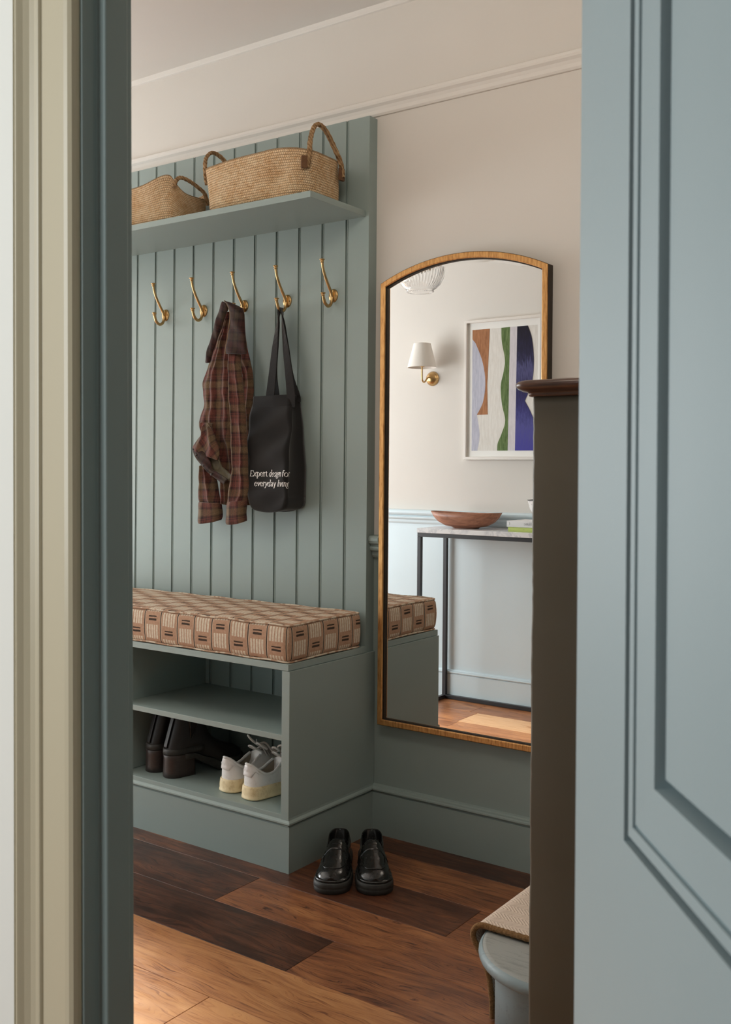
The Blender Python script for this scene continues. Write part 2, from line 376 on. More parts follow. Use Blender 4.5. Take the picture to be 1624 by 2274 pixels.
# floor boards: 'plank' colour attribute r = lightness, g = seed
def floor_mat():
    m_ = mat('stained_oak_boards', (.2, .08, .03), .34, spec=.45); g = NG(m_)
    at = g.n('Attribute', attribute_name='plank'); s_ = g.n('SeparateColor'); g.l(at.outputs['Color'], s_.inputs[0])
    L, S = s_.outputs[0], s_.outputs[1]
    c0 = g.coord(); cb = g.n('CombineXYZ'); g.l(g.math('MULTIPLY', S, 37.0), cb.inputs[0]); g.l(g.math('MULTIPLY', S, 11.0), cb.inputs[1]); g.l(g.math('MULTIPLY', S, 53.0), cb.inputs[2])
    ad = g.n('VectorMath', operation='ADD'); g.l(c0, ad.inputs[0]); g.l(cb.outputs[0], ad.inputs[1]); c = ad.outputs[0]
    warp = g.noise(g.mapping(c, (1.2, 5, 1)), 2.0, 3, .5)
    wv = g.n('CombineXYZ'); g.l(g.math('MULTIPLY', warp, .12), wv.inputs[1])
    a2 = g.n('VectorMath', operation='ADD'); g.l(c, a2.inputs[0]); g.l(wv.outputs[0], a2.inputs[1])
    rings = g.noise(g.mapping(a2.outputs[0], (1.0, 16, 1)), 3.2, 5, .62, .6)
    pores = g.noise(g.mapping(g.mix(.35, c, a2.outputs[0]) if False else a2.outputs[0], (2.0, 88, 1)), 5.0, 3, .65)
    blot = g.noise(g.mapping(c, (3.2, 6, 1)), 1.7, 4, .6, .4)
    vo = g.n('TexVoronoi'); vo.inputs['Scale'].default_value = 1.0; g.l(g.mapping(c, (1.5, 4.2, 1)), vo.inputs['Vector'])
    knot = g.ramp(vo.outputs['Distance'], [(.0, (1, 1, 1)), (.07, (.7,)*3), (.16, (0, 0, 0))])
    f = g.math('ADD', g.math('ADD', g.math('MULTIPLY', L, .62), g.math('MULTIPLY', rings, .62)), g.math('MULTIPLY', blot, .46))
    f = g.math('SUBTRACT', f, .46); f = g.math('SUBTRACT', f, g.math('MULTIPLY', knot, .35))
    f = g.math('SUBTRACT', f, g.math('MULTIPLY', g.ramp(pores, [(.36, (1, 1, 1)), (.47, (0, 0, 0))]), .26))
    col = g.ramp(f, [(0, (.038, .0145, .0085)), (.18, (.12, .044, .022)), (.36, (.27, .102, .041)), (.56, (.44, .19, .072)), (.78, (.58, .29, .12)), (1, (.74, .46, .25))])
    g.color(col)
    g.l(g.ramp(g.noise(g.mapping(c0, (3, 9, 1)), 4, 5, .7), [(.25, (.27,)*3), (.75, (.42,)*3)]), g.b.inputs['Roughness'])
    g.bump(g.math('ADD', g.math('MULTIPLY', pores, .6), g.math('MULTIPLY', rings, .4)), .22, .0012)
    return m_
M['floor'] = floor_mat()
M['joint'] = mat('worn_board_joint', (.20, .10, .05), .8)
# ------------------------------------------------------------------ the setting
XL, XR, YB, YF, ZC = -6.4, 1.2, 0.0, -1.844, 2.635      # hall: left/right end, mirror wall, front wall, ceiling
YO = -1.908                                              # outer face of the front wall (study side)
DJL, DJR, DH = -0.934, -0.300, 2.06                      # doorway in the front wall

def build_floor():
    rows = [0.02, -.12, -.312, -.497, -.680, -.865, -1.05, -1.24, -1.44, -1.63, -1.83, -2.02, -2.21, -2.4, -2.6, -2.8, -3.0, -3.2, -3.4, -3.6, -3.8, -4.0, -4.2]
    # per row: (joint x, lightness of the board that ends there)
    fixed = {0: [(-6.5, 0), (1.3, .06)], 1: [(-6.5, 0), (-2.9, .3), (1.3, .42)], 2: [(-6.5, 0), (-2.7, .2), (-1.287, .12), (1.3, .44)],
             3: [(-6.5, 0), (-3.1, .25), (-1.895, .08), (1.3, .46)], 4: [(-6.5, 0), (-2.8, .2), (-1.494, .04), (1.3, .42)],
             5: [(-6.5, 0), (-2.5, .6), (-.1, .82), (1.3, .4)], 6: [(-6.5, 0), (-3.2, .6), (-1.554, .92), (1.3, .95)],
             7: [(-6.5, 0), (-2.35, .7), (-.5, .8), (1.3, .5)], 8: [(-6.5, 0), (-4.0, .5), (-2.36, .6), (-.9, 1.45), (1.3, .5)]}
    rnd = random.Random(7); mb = MB(); cols = []
    for r in range(len(rows)-1):
        y1, y0 = rows[r], rows[r+1]
        js = fixed.get(r)
        if js is None:
            js = [(-6.5, .5)]; x = -6.5+rnd.uniform(.6, 1.6)
            while x < 1.2: js.append((x, rnd.uniform(.4, .75))); x += rnd.uniform(1.2, 1.9)
            js.append((1.3, .5))
        for (xa, _), (xb, ton) in zip(js, js[1:]):
            if xb-xa < .01: continue
            g_ = .00045; e = .0009
            v = [(xa+g_, y0+g_, -.0012), (xb-g_, y0+g_, -.0012), (xb-g_, y1-g_, -.0012), (xa+g_, y1-g_, -.0012),
                 (xa+g_+e, y0+g_+e, 0), (xb-g_-e, y0+g_+e, 0), (xb-g_-e, y1-g_-e, 0), (xa+g_+e, y1-g_-e, 0)]
            mb.add(v, [(4, 5, 6, 7), (0, 1, 5, 4), (1, 2, 6, 5), (2, 3, 7, 6), (3, 0, 4, 7)])
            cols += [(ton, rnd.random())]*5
    o = mb.build('floor', M['floor']); me = o.data
    # remove_doubles keeps order of faces
    ca = me.color_attributes.new('plank', 'FLOAT_COLOR', 'CORNER')
    for p in me.polygons:
        c = cols[p.index]
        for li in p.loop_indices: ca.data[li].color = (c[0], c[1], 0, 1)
    struct(o)
    b = MB().box(-6.5, 1.3, -4.2, .02, -.06, -.0012).build('floor', M['joint']); struct(b)
build_floor()
struct(MB().box(XL-.1, XR+.1, YF-.07, .1, ZC, ZC+.08).build('ceiling', M['ceil']))
struct(MB().box(-2.7, XR+.1, -4.2, YF-.07, ZC, ZC+.08).build('ceiling', M['ceil']))  # unseen study ceiling, added to keep the sun out
struct(MB().box(-2.7, -2.62, -4.2, YO, 0, ZC).build('wall_study_sunblock', M['wall']))  # unseen study wall, added to block sun coming from the left
mb = MB(); WX0, WX1, WZ0, WZ1 = -5.9, -3.75, .42, 2.12
mb.box(XL-.1, WX0, YB, YB+.1, .91, ZC); mb.box(WX1, XR+.1, YB, YB+.1, .91, ZC); mb.box(WX0, WX1, YB, YB+.1, WZ1, ZC)
struct(mb.build('wall_back', M['wall']))
mb = MB()
for a in (WX0, (WX0+WX1)/2-.02, WX1-.04): mb.box(a, a+.04, .03, .07, WZ0, WZ1)
for z in (WZ0, WZ1-.04): mb.box(WX0, WX1, .03, .07, z, z+.04)
struct(mb.build('window_2', M['cream'], bevel=.003))
mb = MB(); mb.box(XL-.1, WX0, YB, YB+.1, 0, .91); mb.box(WX1, XR+.1, YB, YB+.1, 0, .91); mb.box(WX0, WX1, YB, YB+.1, 0, WZ0)
struct(mb.build('wall_back_lower', M['teal']))
struct(MB().box(XR, XR+.1, YO, 0, 0, ZC).build('wall_right', M['wall']))
mb = MB(); mb.box(XL-.1, XL, -.12, 0, 0, ZC); mb.box(XL-.1, XL, YO, YF+.10, 0, ZC); mb.box(XL-.1, XL, YF+.10, -.12, 2.4, ZC)
mb.box(XL-.1, XL, YF+.10, -.12, 0, .30)
struct(mb.build('wall_left', M['wall']))
mb = MB(); y0, y1 = YF+.10, -.12
for a in (y0, y1-.05): mb.box(XL-.07, XL-.02, a, a+.05, .30, 2.4)
for z in (.30, 2.35): mb.box(XL-.07, XL-.02, y0, y1, z, z+.05)
struct(mb.build('window_1', M['cream'], bevel=.003))
mb = MB()
mb.box(XL, DJL-.02, YO, YF, .92, ZC); mb.box(DJR+.02, XR, YO, YF, .92, ZC); mb.box(DJL-.02, DJR+.02, YO, YF, DH+.02, ZC)
struct(mb.build('wall_front', M['wall']))
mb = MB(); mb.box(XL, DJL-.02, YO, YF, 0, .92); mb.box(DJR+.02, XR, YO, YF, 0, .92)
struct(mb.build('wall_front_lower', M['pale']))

def run(prof, y, sgn, x0, x1):
    # profile of (depth, z) run along x on a wall plane y
    return MB().prism(prof, lambda p, t: (t, y+sgn*p[0], p[1]), x0, x1, smooth=False)
SKIRT = [(0, 0), (.016, 0), (.016, .130), (.012, .1325), (.012, .1345), (.018, .136), (.021, .1395), (.0205, .1435), (.017, .1465), (.010, .148), (.008, .152), (0, .155)]
struct(run(SKIRT, 0, -1, -1.856, XR).build('baseboard_back', M['teal']))
SK2 = [(p, z*.94) for p, z in SKIRT]
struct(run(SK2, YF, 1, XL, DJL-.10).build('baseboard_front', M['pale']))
DADO = [(0, .872), (.008, .874), (.012, .881), (.013, .892), (.017, .895), (.023, .898), (.026, .904), (.026, .908), (.020, .911), (.021, .915), (.030, .920), (.034, .928), (.034, .936), (.028, .943), (0, .946)]
struct(run(DADO, 0, -1, -1.857, -1.8205).build('trim_1', M['teal']))
struct(run(DADO, 0, -1, -1.244, XR).build('trim_11', M['teal']))
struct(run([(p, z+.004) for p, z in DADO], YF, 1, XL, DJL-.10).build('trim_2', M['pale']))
RAIL = [(0, 2.279), (.006, 2.280), (.010, 2.286), (.011, 2.297), (.015, 2.306), (.022, 2.313), (.024, 2.320), (.023, 2.328), (.016, 2.3325), (0, 2.333)]
struct(run(RAIL, 0, -1, XL, XR).build('trim_3', M['ceil']))
struct(run(RAIL, YF, 1, XL, XR).build('trim_4', M['ceil']))
CROWN = [(0, 2.616), (.006, 2.618), (.010, 2.624), (.012, 2.635), (0, 2.635)]
struct(run(CROWN, 0, -1, XL, XR).build('trim_5', M['ceil']))

# doorway lining, stop and architraves (leaning a few millimetres, as old frames do)
def lean(mb, k=-.0056, zref=1.10):
    for v in mb.v: v.x += (v.z-zref)*k*-1*(-1)
    return mb
def xyprofile(poly, z0, z1, dx=0.0):
    # polygon in plan extruded up
    return MB().prism(poly, lambda p, t: (p[0], p[1], t), z0, z1)
LK = -.0157
def leanz(mb):
    for v in mb.v: v.x += (v.z-1.10)*LK
    return mb
lin = [(DJL-.02, YO), (DJL, YO), (DJL, -1.888), (DJL+.001, -1.886), (DJL+.012, -1.886), (DJL+.0135, -1.8845), (DJL+.0135, -1.853), (DJL+.009, -1.849), (DJL+.009, -1.842), (DJL-.02, -1.842)]
struct(leanz(xyprofile(lin, 0, DH)).build('trim_6', M['teal'], bevel=.0015))
rin = [(DJR+.02, YO), (DJR, YO), (DJR, -1.842), (DJR+.02, -1.842)]
struct(xyprofile(rin, 0, DH).build('trim_7', M['teal'], bevel=.0015))
struct(MB().box(DJL-.02, DJR+.02, YO, -1.842, DH, DH+.02).build('trim_8', M['teal'], bevel=.0015))
# cream architrave on the study side: plan profile from the opening outwards (x grows left)
ax = DJL-.004
arch = [(ax, YO), (ax, -1.914), (ax-.0015, -1.9185), (ax-.0055, -1.9215), (ax-.011, -1.9225), (ax-.050, -1.9225), (ax-.0508, -1.9245), (ax-.052, -1.9262), (ax-.054, -1.9268),
        (ax-.058, -1.9272), (ax-.064, -1.9295), (ax-.070, -1.934), (ax-.074, -1.9385), (ax-.0755, -1.9400), (ax-.0775, -1.9400), (ax-.0785, -1.9385), (ax-.0795, -1.9385), (ax-.0800, YO)]
struct(leanz(xyprofile(arch, 0, DH+.05)).build('trim_9', M['cream'], bevel=.0007))
struct(leanz(MB().box(ax-.7, ax-.0801, -1.9405, YO-.0005, 0, ZC)).build('wall_study', M['studywall']))
ar2 = [(DJR+.006, YO), (DJR+.006, -1.918), (DJR+.07, -1.928), (DJR+.07, YO)]
struct(xyprofile(ar2, 0, DH+.05).build('trim_10', M['cream'], bevel=.001))

# ------------------------------------------------------------------ open panelled door (hinged on the right jamb, swung into the study)
hx, hy = -0.3125, -1.951
dd = Vector((.6175, -.7866, 0)); dn = Vector((-.7866, -.6175, 0))
door = empty('panelled_door', (hx, hy, 0.008), 'pale blue-grey painted panelled door standing open at right, nearest the viewer', 'door')
def dpt(s, z, n): return Vector((hx, hy, 0))+dd*s+dn*n+Vector((0, 0, z))
def dbox(mb, s0, s1, z0, z1, n0, n1):
    vs_ = [dpt(s0, z0, n0), dpt(s1, z0, n0), dpt(s1, z0, n1), dpt(s0, z0, n1), dpt(s0, z1, n0), dpt(s1, z1, n0), dpt(s1, z1, n1), dpt(s0, z1, n1)]
    return mb.add(vs_, [(0,3,2,1),(4,5,6,7),(0,1,5,4),(1,2,6,5),(2,3,7,6),(3,0,4,7)])
DT, DWID, DHT = .040, .606, 2.03
def rect_ring(s0, s1, z0, z1, n): return [dpt(s0, z0, n), dpt(s1, z0, n), dpt(s1, z1, n), dpt(s0, z1, n)]
panels = [(.1195, DWID-.1195, .9165, 1.93), (.1195, DWID-.1195, .22, .74)]
st = MB()
dbox(st, 0, .1195, .008, DHT, -DT, 0); dbox(st, DWID-.1195, DWID, .008, DHT, -DT, 0)
dbox(st, .1195, DWID-.1195, .008, .22, -DT, 0); dbox(st, .1195, DWID-.1195, .74, .9165, -DT, 0); dbox(st, .1195, DWID-.1195, 1.93, DHT, -DT, 0)
st.build('frame', M['doorpaint'], door)
for (s0, s1, z0, z1) in panels:
    # moulding rings: inset, height n
    pr = [(0, -.016), (.0052, -.016), (.0052, -.0012), (.0125, -.0016), (.0125, -.0045), (.0155, -.0045), (.0155, -.0025), (.030, -.0030), (.0475, -.0032), (.0480, -.020), (.0555, -.020)]
    mbm = MB(); mbm.loft([rect_ring(s0+a, s1-a, z0+a, z1-a, n) for a, n in pr], True, False, False, smooth=False)
    mbm.build('moulding', M['doorpaint'], door)
    mbp = MB(); a = .0555
    mbp.loft([rect_ring(s0+a-.002, s1-a+.002, z0+a-.002, z1-a+.002, n) for n in (-.030, -.020)]+[rect_ring(s0+a, s1-a, z0+a, z1-a, n) for n in (-.020, -.0072)], True, True, True, smooth=False)
    mbp.build('panel', M['doorpaint'], door)
# handle on the free stile
hd = MB(); c0 = dpt(DWID-.06, 1.0, 0)
def rose(mb, sgn):
    rings = []
    for r, n in ((.0255, 0), (.0255, .003), (.024, .005), (.010, .006), (.009, .030), (.018, .036), (.026, .044), (.027, .052), (.022, .060), (.010, .064), (.001, .065)):
        rings.append([dpt(DWID-.06+r*math.cos(q), 1.0+r*math.sin(q), (n if sgn > 0 else -DT-n)) for q in [2*PI*k/24 for k in range(24)]])
    mb.loft(rings, True, True, True)
rose(hd, 1); rose(hd, -1); hd.build('door_knob', M['brass'], door)
for z in (.25, 1.0, 1.80):
    h_ = MB(); h_.tube([(DJR-.004+.0, YO-.006, z-.045), (DJR-.004, YO-.006, z+.045)], .006, 12)
    h_.build('hinge', M['brass'], door)

# ------------------------------------------------------------------ tongue and groove wall panel
PX = [-1.945-.0978*k for k in range(0, 16)]
xp0, xp1, ypf, zp0, zp1 = -3.48, -1.858, -.043, .155, 2.272
prof = [(xp1, 0), (xp1, ypf)]
for gx in PX:
    if gx < xp0+.02: break
    # from right to left: bead quirk, bead, main v-groove
    prof += [(gx+.0060, ypf), (gx+.0048, ypf+.0045), (gx+.0040, ypf+.0004), (gx+.0018, ypf-.0002), (gx+.0004, ypf+.0010), (gx-.0004, ypf+.0100), (gx-.0036, ypf+.0100), (gx-.0050, ypf)]
prof += [(xp0, ypf), (xp0, 0)]
board = empty('wall_panelling', (-1.858, 0, zp0), 'blue-green tongue and groove panelling covering the wall behind the bench and hooks', 'panelling')
MB().prism(prof, lambda p, t: (p[0], p[1], t), zp0, zp1).build('boards', M['teal'], board)

# shelf
sh = empty('wall_shelf', (-1.871, -.043, 1.954), 'blue-green painted shelf high on the panelling carrying two woven baskets', 'shelf')
MB().box(-3.40, -1.871, -.324, ypf+.0005, 1.954, 1.9735).build('shelf_board', M['teal'], sh, bevel=.0012)

# ------------------------------------------------------------------ shoe bench
bench = empty('shoe_bench', (-1.85, 0, 0), 'blue-green painted bench with open shoe shelves under a patterned cushion', 'bench')
bx0, bx1, byf = -3.29, -1.850, -.427
MB().box(bx0, -1.855, byf, -.0435, .5755, .5945).build('seat_board', M['teal'], bench, bevel=.0008)
MB().box(-1.8785, bx1, byf, -.001, .12, .5745).build('side_panel', M['teal'], bench, bevel=.0008)
MB().box(bx0, bx0+.027, byf, -.001, .12, .5745).build('side_panel', M['teal'], bench, bevel=.0008)
MB().box(-2.581, -2.554, byf+.0, -.030, .165, .5745).build('divider', M['teal'], bench, bevel=.0008)
MB().box(bx0+.027, -1.8785, -.030, -.020, .15, .5745).build('back_panel', M['teal'], bench)
MB().box(-2.554, -1.8785, byf+.001, -.030, .3735, .3905).build('shelf', M['teal'], bench, bevel=.0008)
MB().box(bx0+.027, -2.581, byf+.001, -.030, .3735, .3905).build('shelf', M['teal'], bench, bevel=.0008)
MB().box(bx0+.027, -1.8785, byf+.001, -.030, .143, .1635).build('shelf', M['teal'], bench, bevel=.0008)
# plinth with the same bead as the skirting, wrapping the corner
pl = MB(); PZ = [(.0, 0), (.0, .131), (-.004, .1335), (-.004, .1355), (.002, .137), (.005, .1405), (.0045, .1445), (.001, .1475), (-.003, .150), (-.004, .156), (-.006, .158)]
o1 = [[(bx0, byf-.002-d, z), (bx1+.004+d, byf-.002-d, z), (bx1+.004+d, -.0005, z)] for d, z in PZ]
i1 = [[(bx0, byf+.03, z), (bx1-.02, byf+.03, z), (bx1-.02, -.0005, z)] for z in (0, .158)]
pl.loft(o1, False, False, False, smooth=False)
pl.add(o1[-1]+i1[1], [(0, 1, 4, 3), (1, 2, 5, 4)]); pl.build('plinth', M['teal'], bench)

# cushion
def rounded_grid(mb, p, q, r, n=(60, 10, 22), lump=.0):
    # rounded box surface from p to q, uv in metres unfolding round the front and end
    lo, hi = Vector(p), Vector(q); rnd = random.Random(3)
    def rp(v):
        c = Vector([min(max(v[i], lo[i]+r), hi[i]-r) for i in range(3)]); d = Vector(v)-c
        w_ = c+d.normalized()*r if d.length > 1e-9 else Vector(v)
        L = lump
        u1, u3 = (v[0]-lo[0])/(hi[0]-lo[0]), (v[1]-lo[1])/(hi[1]-lo[1])
        puff = .0055*math.sin(PI*u3)*min(1, 6*min(u1, 1-u1)) if v[2] > (lo[2]+hi[2])/2 else 0
        wob = L*(math.sin(v[0]*23)*.5+math.sin(v[0]*41+v[1]*17)*.5)
        w_.z += puff+wob*(1 if v[2] > (lo[2]+hi[2])/2 else .0)
        f3 = (v[2]-lo[2])/(hi[2]-lo[2])
        if v[1] < lo[1]+.001: w_.y -= .005*math.sin(PI*f3)+wob*.5
        if v[0] > hi[0]-.001: w_.x += .004*math.sin(PI*f3)
        return w_
    nx, nz, ny = n
    def edge(a, b, k):   # samples denser at the rounded ends
        L = b-a; e = [a, a+r*.15, a+r*.4, a+r*.7, a+r]; m_ = [a+r+(L-2*r)*i/k for i in range(1, k)]
        return e+m_+[b-r, b-r*.7, b-r*.4, b-r*.15, b]
    XS, ZS, YS = edge(lo[0], hi[0], nx), edge(lo[2], hi[2], nz), edge(lo[1], hi[1], ny)
    def sheet(A, B, f, uvf):
        vs_ = [rp(f(a, b)) for b in B for a in A]; W = len(A); fs, us = [], []
        for j in range(len(B)-1):
            for i in range(W-1):
                fs.append((j*W+i, j*W+i+1, (j+1)*W+i+1, (j+1)*W+i))
                us.append([uvf(A[i], B[j]), uvf(A[i+1], B[j]), uvf(A[i+1], B[j+1]), uvf(A[i], B[j+1])])
        mb.add(vs_, fs, True, us)
    off = .0055
    U = lambda x: x-hi[0]+off
    V0 = .022
    sheet(XS, ZS, lambda a, b: (a, lo[1], b), lambda a, b: (U(a), b-lo[2]+V0))
    sheet(XS, YS, lambda a, b: (a, b, hi[2]), lambda a, b: (U(a), (hi[2]-lo[2])+(b-lo[1])+V0))
    sheet(YS, ZS, lambda a, b: (hi[0], a, b), lambda a, b: (off+.0+(a-lo[1])-.018, b-lo[2]+V0))
    sheet(XS, ZS, lambda a, b: (a, hi[1], b), lambda a, b: (U(a), b-lo[2]+V0))
    sheet(YS, ZS, lambda a, b: (lo[0], a, b), lambda a, b: (a, b-lo[2]+V0))
    sheet(XS, YS, lambda a, b: (a, b, lo[2]), lambda a, b: (U(a), b))
cu = empty('seat_cushion', (-1.862, -.24, .5955), 'tan cushion printed with cream strokes and black dashes lying on the bench', 'cushion')
mb = MB(); rounded_grid(mb, (-3.27, -.424, .5965), (-1.858, -.066, .7055), .016, lump=.0016)
mb.build('cushion_body', M['cushion'], cu)
M['piping'] = mat('tan_piping', (.50, .34, .24), .9); g = NG(M['piping']); g.color(g.mix(g.ramp(g.noise(g.coord(), 45, 1), [(.45, (0, 0, 0)), (.55, (1, 1, 1))]), (.42, .26, .17), (.64, .54, .42)))
def pipe_path(z, ins=.002):
    x0, x1, y0, y1, r = -3.27+ins, -1.858-ins, -.424+ins, -.066-ins, .016
    P = []
    for cx, cy, a0 in ((x1-r, y0+r, -90), (x1-r, y1-r, 0), (x0+r, y1-r, 90), (x0+r, y0+r, 180)):
        for k in range(7): q = math.radians(a0+15*k); P.append((cx+r*math.cos(q), cy+r*math.sin(q), z))
    out = []
    for i, p in enumerate(P):
        q = P[(i+1) % len(P)]; n_ = max(1, int((Vector(q)-Vector(p)).length/.03))
        for k in range(n_): out.append(Vector(p).lerp(Vector(q), k/n_))
    for v in out: v.z += .0012*math.sin(v.x*37+v.y*21)
    return out
MB().tube(pipe_path(.7035), .0028, 8, closed=True).build('piping', M['piping'], cu)
MB().tube(pipe_path(.5992), .0028, 8, closed=True).build('piping', M['piping'], cu)

# ------------------------------------------------------------------ coat hooks
def make_hook(x, label):
    h = empty('coat_hook', (x, ypf, 1.715), label, 'coat hook', group='brass coat hooks in a row on the panelling')
    P = MB(); rings = []
    for k, d in ((1, 0), (1, .0016), (.93, .0032), (.55, .0044), (.2, .005), (.01, .0052)):
        rings.append([(.0185*k*math.cos(q), -d, .0215*k*math.sin(q)) for q in [2*PI*i/32 for i in range(32)]])
    P.loft(rings); P.build('backplate', M['brass'], h, world=False)
    A = MB()
    up = cr([(0, -.003, -.018), (0, -.007, -.006), (0, -.014, .010), (0, -.027, .028), (0, -.043, .052), (0, -.056, .078), (0, -.062, .103)], 7)
    n_ = len(up); A.tube(up, [lerp(.0055, .0040, i/(n_-1)) if i > 4 else .0048 for i in range(n_)], 12)
    t = up[-1]; A.lathe([(.0042, -.006), (.0060, -.004), (.0062, -.002), (.0048, -.001), (.0048, .001), (.0082, .0025), (.0088, .004), (.0080, .0055), (.003, .0075), (.0001, .008)], t, 'z', 20)
    A.build('upper_arm', M['brass'], h, world=False)
    B = MB(); lo = cr([(0, -.004, .018), (0, -.007, .002), (0, -.009, -.016), (0, -.016, -.031), (0, -.030, -.037), (0, -.045, -.029), (0, -.053, -.014), (0, -.056, -.003)], 7)
    n_ = len(lo); B.tube(lo, [lerp(.0045, .0052, min(1, i/12)) if i < n_-12 else lerp(.0052, .0040, (i-n_+12)/12) for i in range(n_)], 12)
    t = lo[-1]; B.lathe([(.0042, -.005), (.0058, -.004), (.0060, -.002), (.0048, -.001), (.0048, .001), (.0080, .0025), (.0085, .004), (.0078, .0055), (.003, .0072), (.0001, .0076)], t, 'z', 20)
    B.build('lower_arm', M['brass'], h, world=False)
    for s in (-1, 1):
        S = MB(); S.lathe([(.0001, -.0068), (.002, -.0064), (.0032, -.0052), (.0034, -.0035)], (.0112*s, 0, 0), 'y', 14)
        S.build('screw', M['brass'], h, world=False)
    return h
def dup(root, loc, label):
    r = root.copy(); COL.objects.link(r); r.location = loc; r['label'] = label
    for ch in list(root.children):
        c = ch.copy(); COL.objects.link(c); c.parent = r
        for q in list(ch.children):
            d = q.copy(); COL.objects.link(d); d.parent = c
    return r
HK = [(-2.771, 'empty brass coat hook furthest left on the panelling'), (-2.577, 'empty brass coat hook just left of the plaid shirt jacket'),
      (-2.383, 'brass coat hook carrying the plaid shirt jacket'), (-2.190, 'brass coat hook carrying the black tote bag'), (-1.996, 'empty brass coat hook nearest the mirror')]
hk0 = make_hook(*HK[0])
for x, lb in HK[1:]: dup(hk0, (x, ypf, 1.715), lb)
# ------------------------------------------------------------------ arched mirror
mcx, mhw, mz0, mzs, mR = -1.5325, .2875, .351, 1.738, .668
mcz = mzs-(mR**2-mhw**2)**.5
def moutline(d, n=40):
    hw, R = mhw-d, mR-d; zs = mcz+(R*R-hw*hw)**.5
    P = [(mcx-hw, mz0+d), (mcx+hw, mz0+d)]
    a0 = math.asin(hw/R)
    for k in range(n+1):
        a = a0-2*a0*k/n; P.append((mcx+R*math.sin(a), mcz+R*math.cos(a)))
    return P
def mrings(lst): return [[(x, y, z) for x, z in moutline(d)] for d, y in lst]
mir = empty('arched_mirror', (mcx, 0, mz0), 'tall arched wall mirror in a slim gilt frame beside the panelling', 'mirror')
MB().loft(mrings([(.0010, -.0296), (.0014, -.0320), (.0030, -.0330), (.0165, -.0330), (.0185, -.0315), (.0190, -.0290)]), True, False, False, smooth=False).build('frame', M['gilt'], mir)
MB().loft(mrings([(0, -.0005), (0, -.0296), (.0010, -.0296)]), True, False, False, smooth=False).build('frame_side', M['giltdark'], mir)
lp = MB(); lp.loft(mrings([(.0190, -.0290), (.0190, -.0230), (.0215, -.0225), (.0215, -.0180), (.0205, -.0175)]), True, False, False, smooth=False); lp.build('inner_lip', M['giltdark'], mir)
gl = MB(); gr = mrings([(.0205, -.01765), (.030, -.0180)]); gl.loft(gr, True, False, False, smooth=False); gl.add(gr[1], [tuple(range(len(gr[1])))]); gl.build('mirror_glass', M['mirror'], mir)
bk = MB(); bk.loft(mrings([(.002, -.0005), (.002, -.012)]), True, True, True, smooth=False); bk.build('backing', M['giltdark'], mir)

# ------------------------------------------------------------------ newel post
nx0, nx1, ny0, ny1 = -.8165, -.7195, -1.000, -.903
nw = empty('newel_post', ((nx0+nx1)/2, (ny0+ny1)/2, 0), 'square dark olive newel post with polished wood cap beside the stairs', 'newel post')
N = MB(); rr = .006
def sqring(z, e=0, tw=0):
    cx, cy = (nx0+nx1)/2, (ny0+ny1)/2; h = (nx1-nx0)/2+e; P = []
    for sx_, sy_, a0 in ((1, -1, -90), (1, 1, 0), (-1, 1, 90), (-1, -1, 180)):
        for k in range(5):
            q = math.radians(a0+22.5*k); P.append((cx+sx_*(h-rr)+rr*math.cos(q), cy+sy_*(h-rr)+rr*math.sin(q), z))
    return P
rnd = random.Random(2); R__ = []
for i in range(90):
    z = .0+1.285*i/89; r_ = sqring(z, .0003*math.sin(i*.37)+.0004*rnd.uniform(-1, 1)); R__.append(r_)
N.loft(R__, True, True, True); N.build('post', M['olive'], nw)
CAP = MB(); cx, cy = (nx0+nx1)/2, (ny0+ny1)/2
def capring(e, z, rad=.03):
    h = (nx1-nx0)/2+e; P = []
    for sx_, sy_, a0 in ((1, -1, -90), (1, 1, 0), (-1, 1, 90), (-1, -1, 180)):
        for k in range(7):
            q = math.radians(a0+15*k); P.append((cx+sx_*(h-rad)+rad*math.cos(q), cy+sy_*(h-rad)+rad*math.sin(q), z))
    return P
CAP.loft([capring(.004, 1.2850, .012), capring(.008, 1.2862, .012), capring(.0085, 1.2900, .014), capring(.010, 1.2925, .016), capring(.020, 1.2945), capring(.027, 1.2985), capring(.030, 1.3035), capring(.030, 1.3075), capring(.027, 1.3115), capring(.022, 1.3135), capring(-.005, 1.3150), capring(-.022, 1.3185, .02), capring(-.030, 1.3195, .015)])
CAP.build('cap', M['capwood'], nw)

# ------------------------------------------------------------------ stairs
zt, th_ = .183, .030
stair = empty('staircase', (-1.01, -.45, 0), 'painted staircase with rounded bottom step climbing to the right behind the newel post', 'staircase')
def tread_outline(xf, yend, r, e):
    # plan outline; front edge at x = xf, rounded free corner towards -y ; e = outward growth
    P = [(-.55, -.02), (xf-e, -.02)]
    for k in range(13):
        q = PI+PI/2*k/12
        P.append((xf+r+(r+e)*math.cos(q), yend+r+(r+e)*math.sin(q)))
    P.append((-.55, yend-e)); return P
T = MB(); rings = []
for k in range(9):
    q = PI*k/8; e = .014*math.sin(q); z = zt-th_/2-(th_/2)*math.cos(q)
    rings.append([(x, y, z) for x, y in tread_outline(-1.022, -.905, .17, e)])
T.loft(rings, True, True, True); tr = T.build('tread', M['treadgrey'], stair)
nsn = MB(); rings = []
for k in range(11):
    q = PI*(.04+.80*k/10); e = .0148*math.sin(q)+.0006; z = zt-th_/2-(th_/2)*math.cos(q)
    rings.append([(x, y, z) for x, y in tread_outline(-1.022, -.905, .17, e)[1:-1]])
nsn.loft(rings, False, False, False); nsn.build('nosing', M['stepblue'], stair)
Rz = MB(); Rz.loft([[(x, y, z) for x, y in tread_outline(-.988, -.876, .10, e_)] for z, e_ in ((0, 0), (.11, 0), (.145, .002), (.1535, .006))], True, True, True, smooth=True); Rz.build('riser', M['stepblue'], stair)
